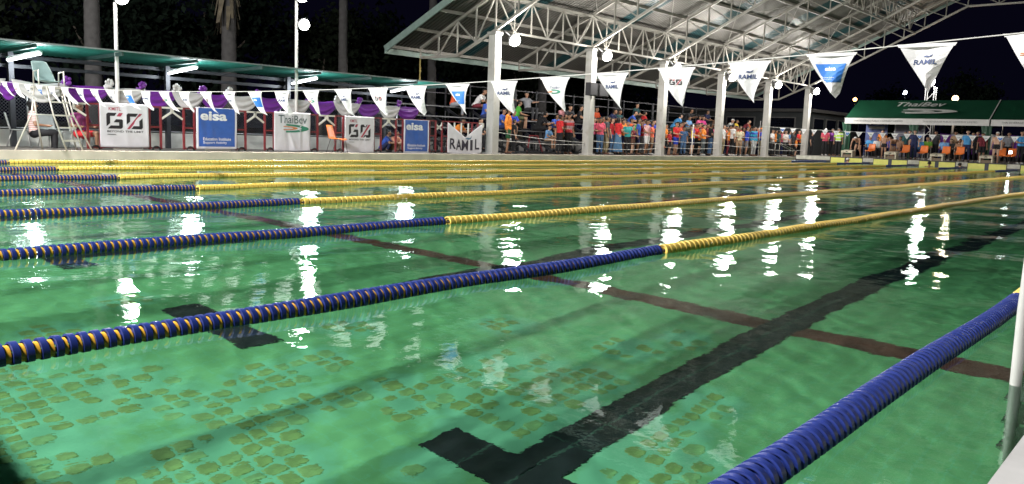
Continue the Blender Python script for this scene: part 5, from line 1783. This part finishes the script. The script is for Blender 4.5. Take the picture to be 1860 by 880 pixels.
    (47.8, 15.7, 0.77, 'sit_chair', -61, 0.95, 'white', 'trousers:black', 'hair', 'person in white seated right of the sky blue shirt'),
    (47.2, 15.13, 0.33, 'stand_side', -84, 0.85, None, 'trunks:black', 'hair', 'young bare chested swimmer left of the second starting block'),
    (48.4, 15.19, 0.77, 'sit_chair', -87, 1, 'royal', 'trousers:navy', 'hair', 'person in royal blue seated behind the bare chested boy'),
    (46.0, 14.26, 0.33, 'bend', -62, 1, None, 'trunks:navy', 'swimcap', 'swimmer in a white cap bending over the second starting block'),
    (47.0, 14.18, 0.77, 'sit_chair', -107, 1, None, 'trunks:navy', 'hair', 'bare chested swimmer seated right of the second starting block'),
    (48.6, 14.35, 0.33, 'stand_side', -82, 0.95, 'darkteal', 'trousers:black', 'hair', 'person in dark teal standing left of the green middle tent leg'),
    (47.4, 13.48, 0.33, 'stand_side', -80, 1, 'navy', 'trousers:navy', 'hair', 'person in navy standing before the green middle tent leg'),
    (48.2, 13.42, 0.77, 'sit_chair', -84, 1, 'skyblue', 'trousers:navy', 'hair', 'person in sky blue right of the green middle tent leg'),
    (48.4, 13.01, 0.77, 'sit_chair', -95, 1.05, 'leaf', 'trousers:black', 'hair', 'person in leaf green behind the single orange chair'),
    (48.0, 11.97, 0.77, 'sit_chair', -87, 1, 'lightblue', 'trousers:navy', 'capw', 'person in light blue and a white cap behind two orange chairs'),
    (48.3, 11.68, 0.77, 'sit_chair', -89, 0.95, 'charcoal', 'trousers:black', 'hair', 'person in charcoal behind the two orange chairs'),
    (47.8, 11.1, 0.77, 'sit_chair', -87, 0.95, None, 'trunks:black', 'hair', 'bare shouldered swimmer seated left of the light blue official'),
    (47.2, 10.59, 0.33, 'stand_side', -85, 1.03, 'skyblue', 'trousers:navy', 'hair', 'official in sky blue shirt and navy trousers'),
    (47.8, 10.21, 0.33, 'stand_front', -96, 1, 'black', 'trousers:black', 'hair', 'person in black right of the sky blue official'),
    (47.4, 9.85, 0.33, 'stand_side', -72, 0.95, 'maroon', 'shorts:black', 'hair', 'person in maroon beside the green right tent leg'),
    (45.9, 8.85, 0.33, 'stand_side', -88, 0.98, None, 'trunks:black', 'swimcap', 'bare chested swimmer in a white cap beside the rightmost starting block'),
    (46.6, 7.81, 0.33, 'stand_front', -52, 1.03, 'skyblue', 'trousers:black', 'hair', 'person in blue and black at the far right beside the camera light'),
    (1.86, 21.55, 0.62, 'sit_chair', 73, 1, 'pinkstripe', 'trousers:black', 'long', 'person in a pink striped top seated behind the tall umpire chair'),
    (2.94, 21.5, 0.62, 'sit_chair', 16, 1, 'plum', 'shorts:red', 'hair', 'person in plum and red shorts seated left of the first banner'),
    (12.66, 21.1, 0.2, 'crouch', 42, 0.8, 'blue', 'trousers:navy', 'hair', 'child in blue crouching between two banners'),
    (13.08, 21.1, 0.2, 'crouch', 10, 0.8, 'pinkorange', 'shorts:tan', 'hair', 'child in peach crouching between two banners'),
    (25.4, 21.15, 0.19, 'stand_side', 10, 0.95, 'orange', 'trousers:black', 'hair', 'person in orange in the second line, between the pink and the rose tops'),
    (25.96, 21.2, 0.19, 'stand_front', -20, 1, 'red', 'trousers:charcoal', 'hair', 'person in red in the second line behind the khaki trousers'),
    (26.49, 21.1, 0.19, 'stand_side', 30, 0.97, 'crimson', 'trousers:jeans', 'hair', 'person in crimson just left of the denim skirt, second line'),
    (27.54, 21.15, 0.19, 'stand_front', 0, 0.95, 'orange', 'shorts:navy', 'long', 'person in orange with long hair behind the folded arms woman'),
    (28.29, 21.2, 0.19, 'stand_side', 20, 1, 'orange_red', 'trousers:black', 'hair', 'person in orange red in the second line behind the child in maroon'),
    (29.21, 21.15, 0.19, 'stand_front', -15, 0.96, 'red', 'trousers:grey', 'hair', 'person in plain red left of the striped top, second line'),
    (30.05, 21.1, 0.19, 'stand_side', 15, 0.92, 'coral', 'shorts:tan', 'hair', 'person in coral half hidden by the left side of the third column'),
    (32.94, 21.15, 0.19, 'stand_front', 20, 0.97, 'orange_red', 'trousers:charcoal', 'hair', 'person in orange red between the red shirt and the denim child'),
    (34.82, 21.2, 0.19, 'stand_side', -10, 0.98, 'red', 'trousers:black', 'hair', 'person in red behind the swimmer in purple and yellow'),
    (35.01, 21.1, 0.19, 'stand_front', 10, 0.85, 'orange', 'shorts:black', 'hair', 'short person in orange right of the swimmer in purple and yellow'),
    (36.08, 21.2, 0.19, 'stand_side', 0, 1, 'maroon', 'trousers:black', 'hair', 'person in maroon in the second line left of the black shirt'),
    (38.34, 21.2, 0.19, 'stand_front', 20, 0.97, 'orange_red', 'trousers:navy', 'hair', 'person in orange red behind the raised hand in white'),
    (39.6, 21.2, 0.19, 'stand_side', -20, 1, 'rust', 'trousers:black', 'hair', 'person in rust behind the tall one in white'),
    (40.37, 21.15, 0.19, 'stand_front', 15, 0.95, 'orange', 'trousers:grey', 'hair', 'person in orange between the cream and the royal blue shirts'),
    (41.6, 21.2, 0.19, 'stand_side', 0, 0.98, 'skyblue', 'trousers:khaki', 'hair', 'person in sky blue in the second line left of the teal jacket'),
    (42.42, 21.15, 0.19, 'stand_front', -10, 1, 'red', 'trousers:navy', 'hair', 'person in red between the teal jacket and the orange cap'),
    (45.11, 21.15, 0.19, 'stand_side', 10, 0.95, 'orange', 'trousers:black', 'hair', 'person in orange in the second line right of the fifth column'),
    (46.25, 21.2, 0.19, 'stand_front', -5, 0.97, 'rose', 'trousers:navy', 'hair', 'person in rose behind the floral top'),
    (47.17, 21.1, 0.19, 'stand_side', 25, 0.95, 'lightblue', 'trousers:black', 'hair', 'person in light blue between the floral and the charcoal tops'),
    (48.97, 21.2, 0.19, 'stand_front', 0, 1, 'red', 'trousers:black', 'hair', 'person in red in the second line left of the sixth column'),
    (26.43, 22.65, 1.15, 'sit_knees', 10, 1, 'grey', 'trousers:black', 'hair', 'person in grey seated behind the second column'),
    (29.63, 23.55, 1.6, 'sit_lean', 10, 1, 'navy', 'trousers:black', 'hair', 'person in navy on the third row left of the dark teal shirt'),
    (29.55, 22.65, 1.15, 'sit_knees', -10, 1, 'orange', 'trousers:charcoal', 'hair', 'person in orange on the second row left of the two in blue'),
    (30.67, 22.65, 1.15, 'sit_lean', 20, 1, 'green', 'trousers:charcoal', 'hair', 'person in green on the second row above the maroon child'),
    (33.57, 24.45, 2.05, 'sit_knees', 0, 1, 'darkteal', 'trousers:black', 'hair', 'person in dark teal alone on the highest row of the second bay'),
    (33.18, 22.65, 1.15, 'sit_knees', 0, 1, 'orange_red', 'trousers:black', 'hair', 'person in orange red seated half behind the third column'),
    (35.54, 22.65, 1.15, 'sit_knees', 20, 1, 'red', 'trousers:charcoal', 'hair', 'person in red seated on the second row right of the dark green shirt'),
    (39.23, 24.45, 2.05, 'sit_lean', 0, 1, 'charcoal', 'trousers:black', 'hair', 'person in charcoal on the highest row of the third bay'),
    (36.92, 22.65, 1.15, 'sit_lean', 10, 1, 'orange', 'trousers:black', 'hair', 'person in orange on the second row below the two in pink'),
    (37.83, 22.65, 1.15, 'sit_knees', -10, 1, 'crimson', 'trousers:black', 'hair', 'person in crimson on the second row left of the low pink one'),
    (41.19, 23.55, 1.6, 'sit_knees', 0, 1, 'brown', 'trousers:black', 'hair', 'person in brown high up against the fourth column'),
    (40.81, 22.65, 1.15, 'sit_lean', 10, 1, 'yellow', 'trousers:charcoal', 'hair', 'person in yellow seated low, right of the fourth column'),
    (42.82, 22.65, 1.15, 'sit_knees', 0, 1, 'crimson', 'trousers:brown', 'hair', 'person in crimson seated low between the slate and brown shirts'),
    (45.89, 23.55, 1.6, 'sit_knees', 10, 1, 'rust', 'trousers:black', 'hair', 'person in rust at the right end of the third row'),
    (45.45, 22.65, 1.15, 'sit_lean', 0, 1, 'charcoal', 'trousers:black', 'hair', 'person in charcoal at the far right end of the stand'),
    (48.9, 15.8, 0.33, 'stand_side', -80, 1, 'orange', 'trousers:black', 'hair', 'person in orange standing deep under the tent, left half'),
    (48.9, 14.18, 0.33, 'stand_front', -90, 1, 'plum', 'trousers:black', 'hair', 'person in plum standing deep under the tent by the middle leg'),
    (48.9, 12.7, 0.33, 'stand_side', -100, 1, 'charcoal', 'trousers:black', 'hair', 'person in charcoal standing behind the third starting block'),
    (48.9, 11.61, 0.33, 'stand_front', -90, 1, 'tan', 'trousers:black', 'hair', 'person in tan standing behind the two orange chairs'),
    (48.9, 10.67, 0.33, 'stand_side', -80, 0.98, 'navy', 'trousers:black', 'hair', 'person in navy just right of the sky blue official'),
    (48.6, 8.77, 0.33, 'stand_side', -90, 1, 'grey', 'trousers:black', 'hair', 'person in grey deep under the second tent'),
]
SITZ = {'sit_knees': 0, 'sit_lean': 0, 'sit_spread': 0, 'sit_chair': 0}
for (x, y, z, pose, yaw, sc, shirt, bottom, head, label) in PEOPLE:
    if pose == 'sit_chair': z = z - (.16 if x < 40 else .0)
    person(x, y, z, pose, yaw, sc*1.02, shirt, bottom, head, label)
# two swimmers resting in the water at the far wall
for (x, y, yaw, hd, lb) in ((43.6, 16.0, 60, 'swimcap', 'swimmer with a white cap in the water at the far wall'), (43.7, 11.6, 100, 'hair', 'dark haired swimmer in the water before the third touch pad'),
                            (43.8, 10.1, 70, 'hair', 'swimmer in the water by the gap right of the third touch pad')):
    person(x, y, -1.36, 'stand_front', yaw, .97, None, 'trunks:black', hd, lb)
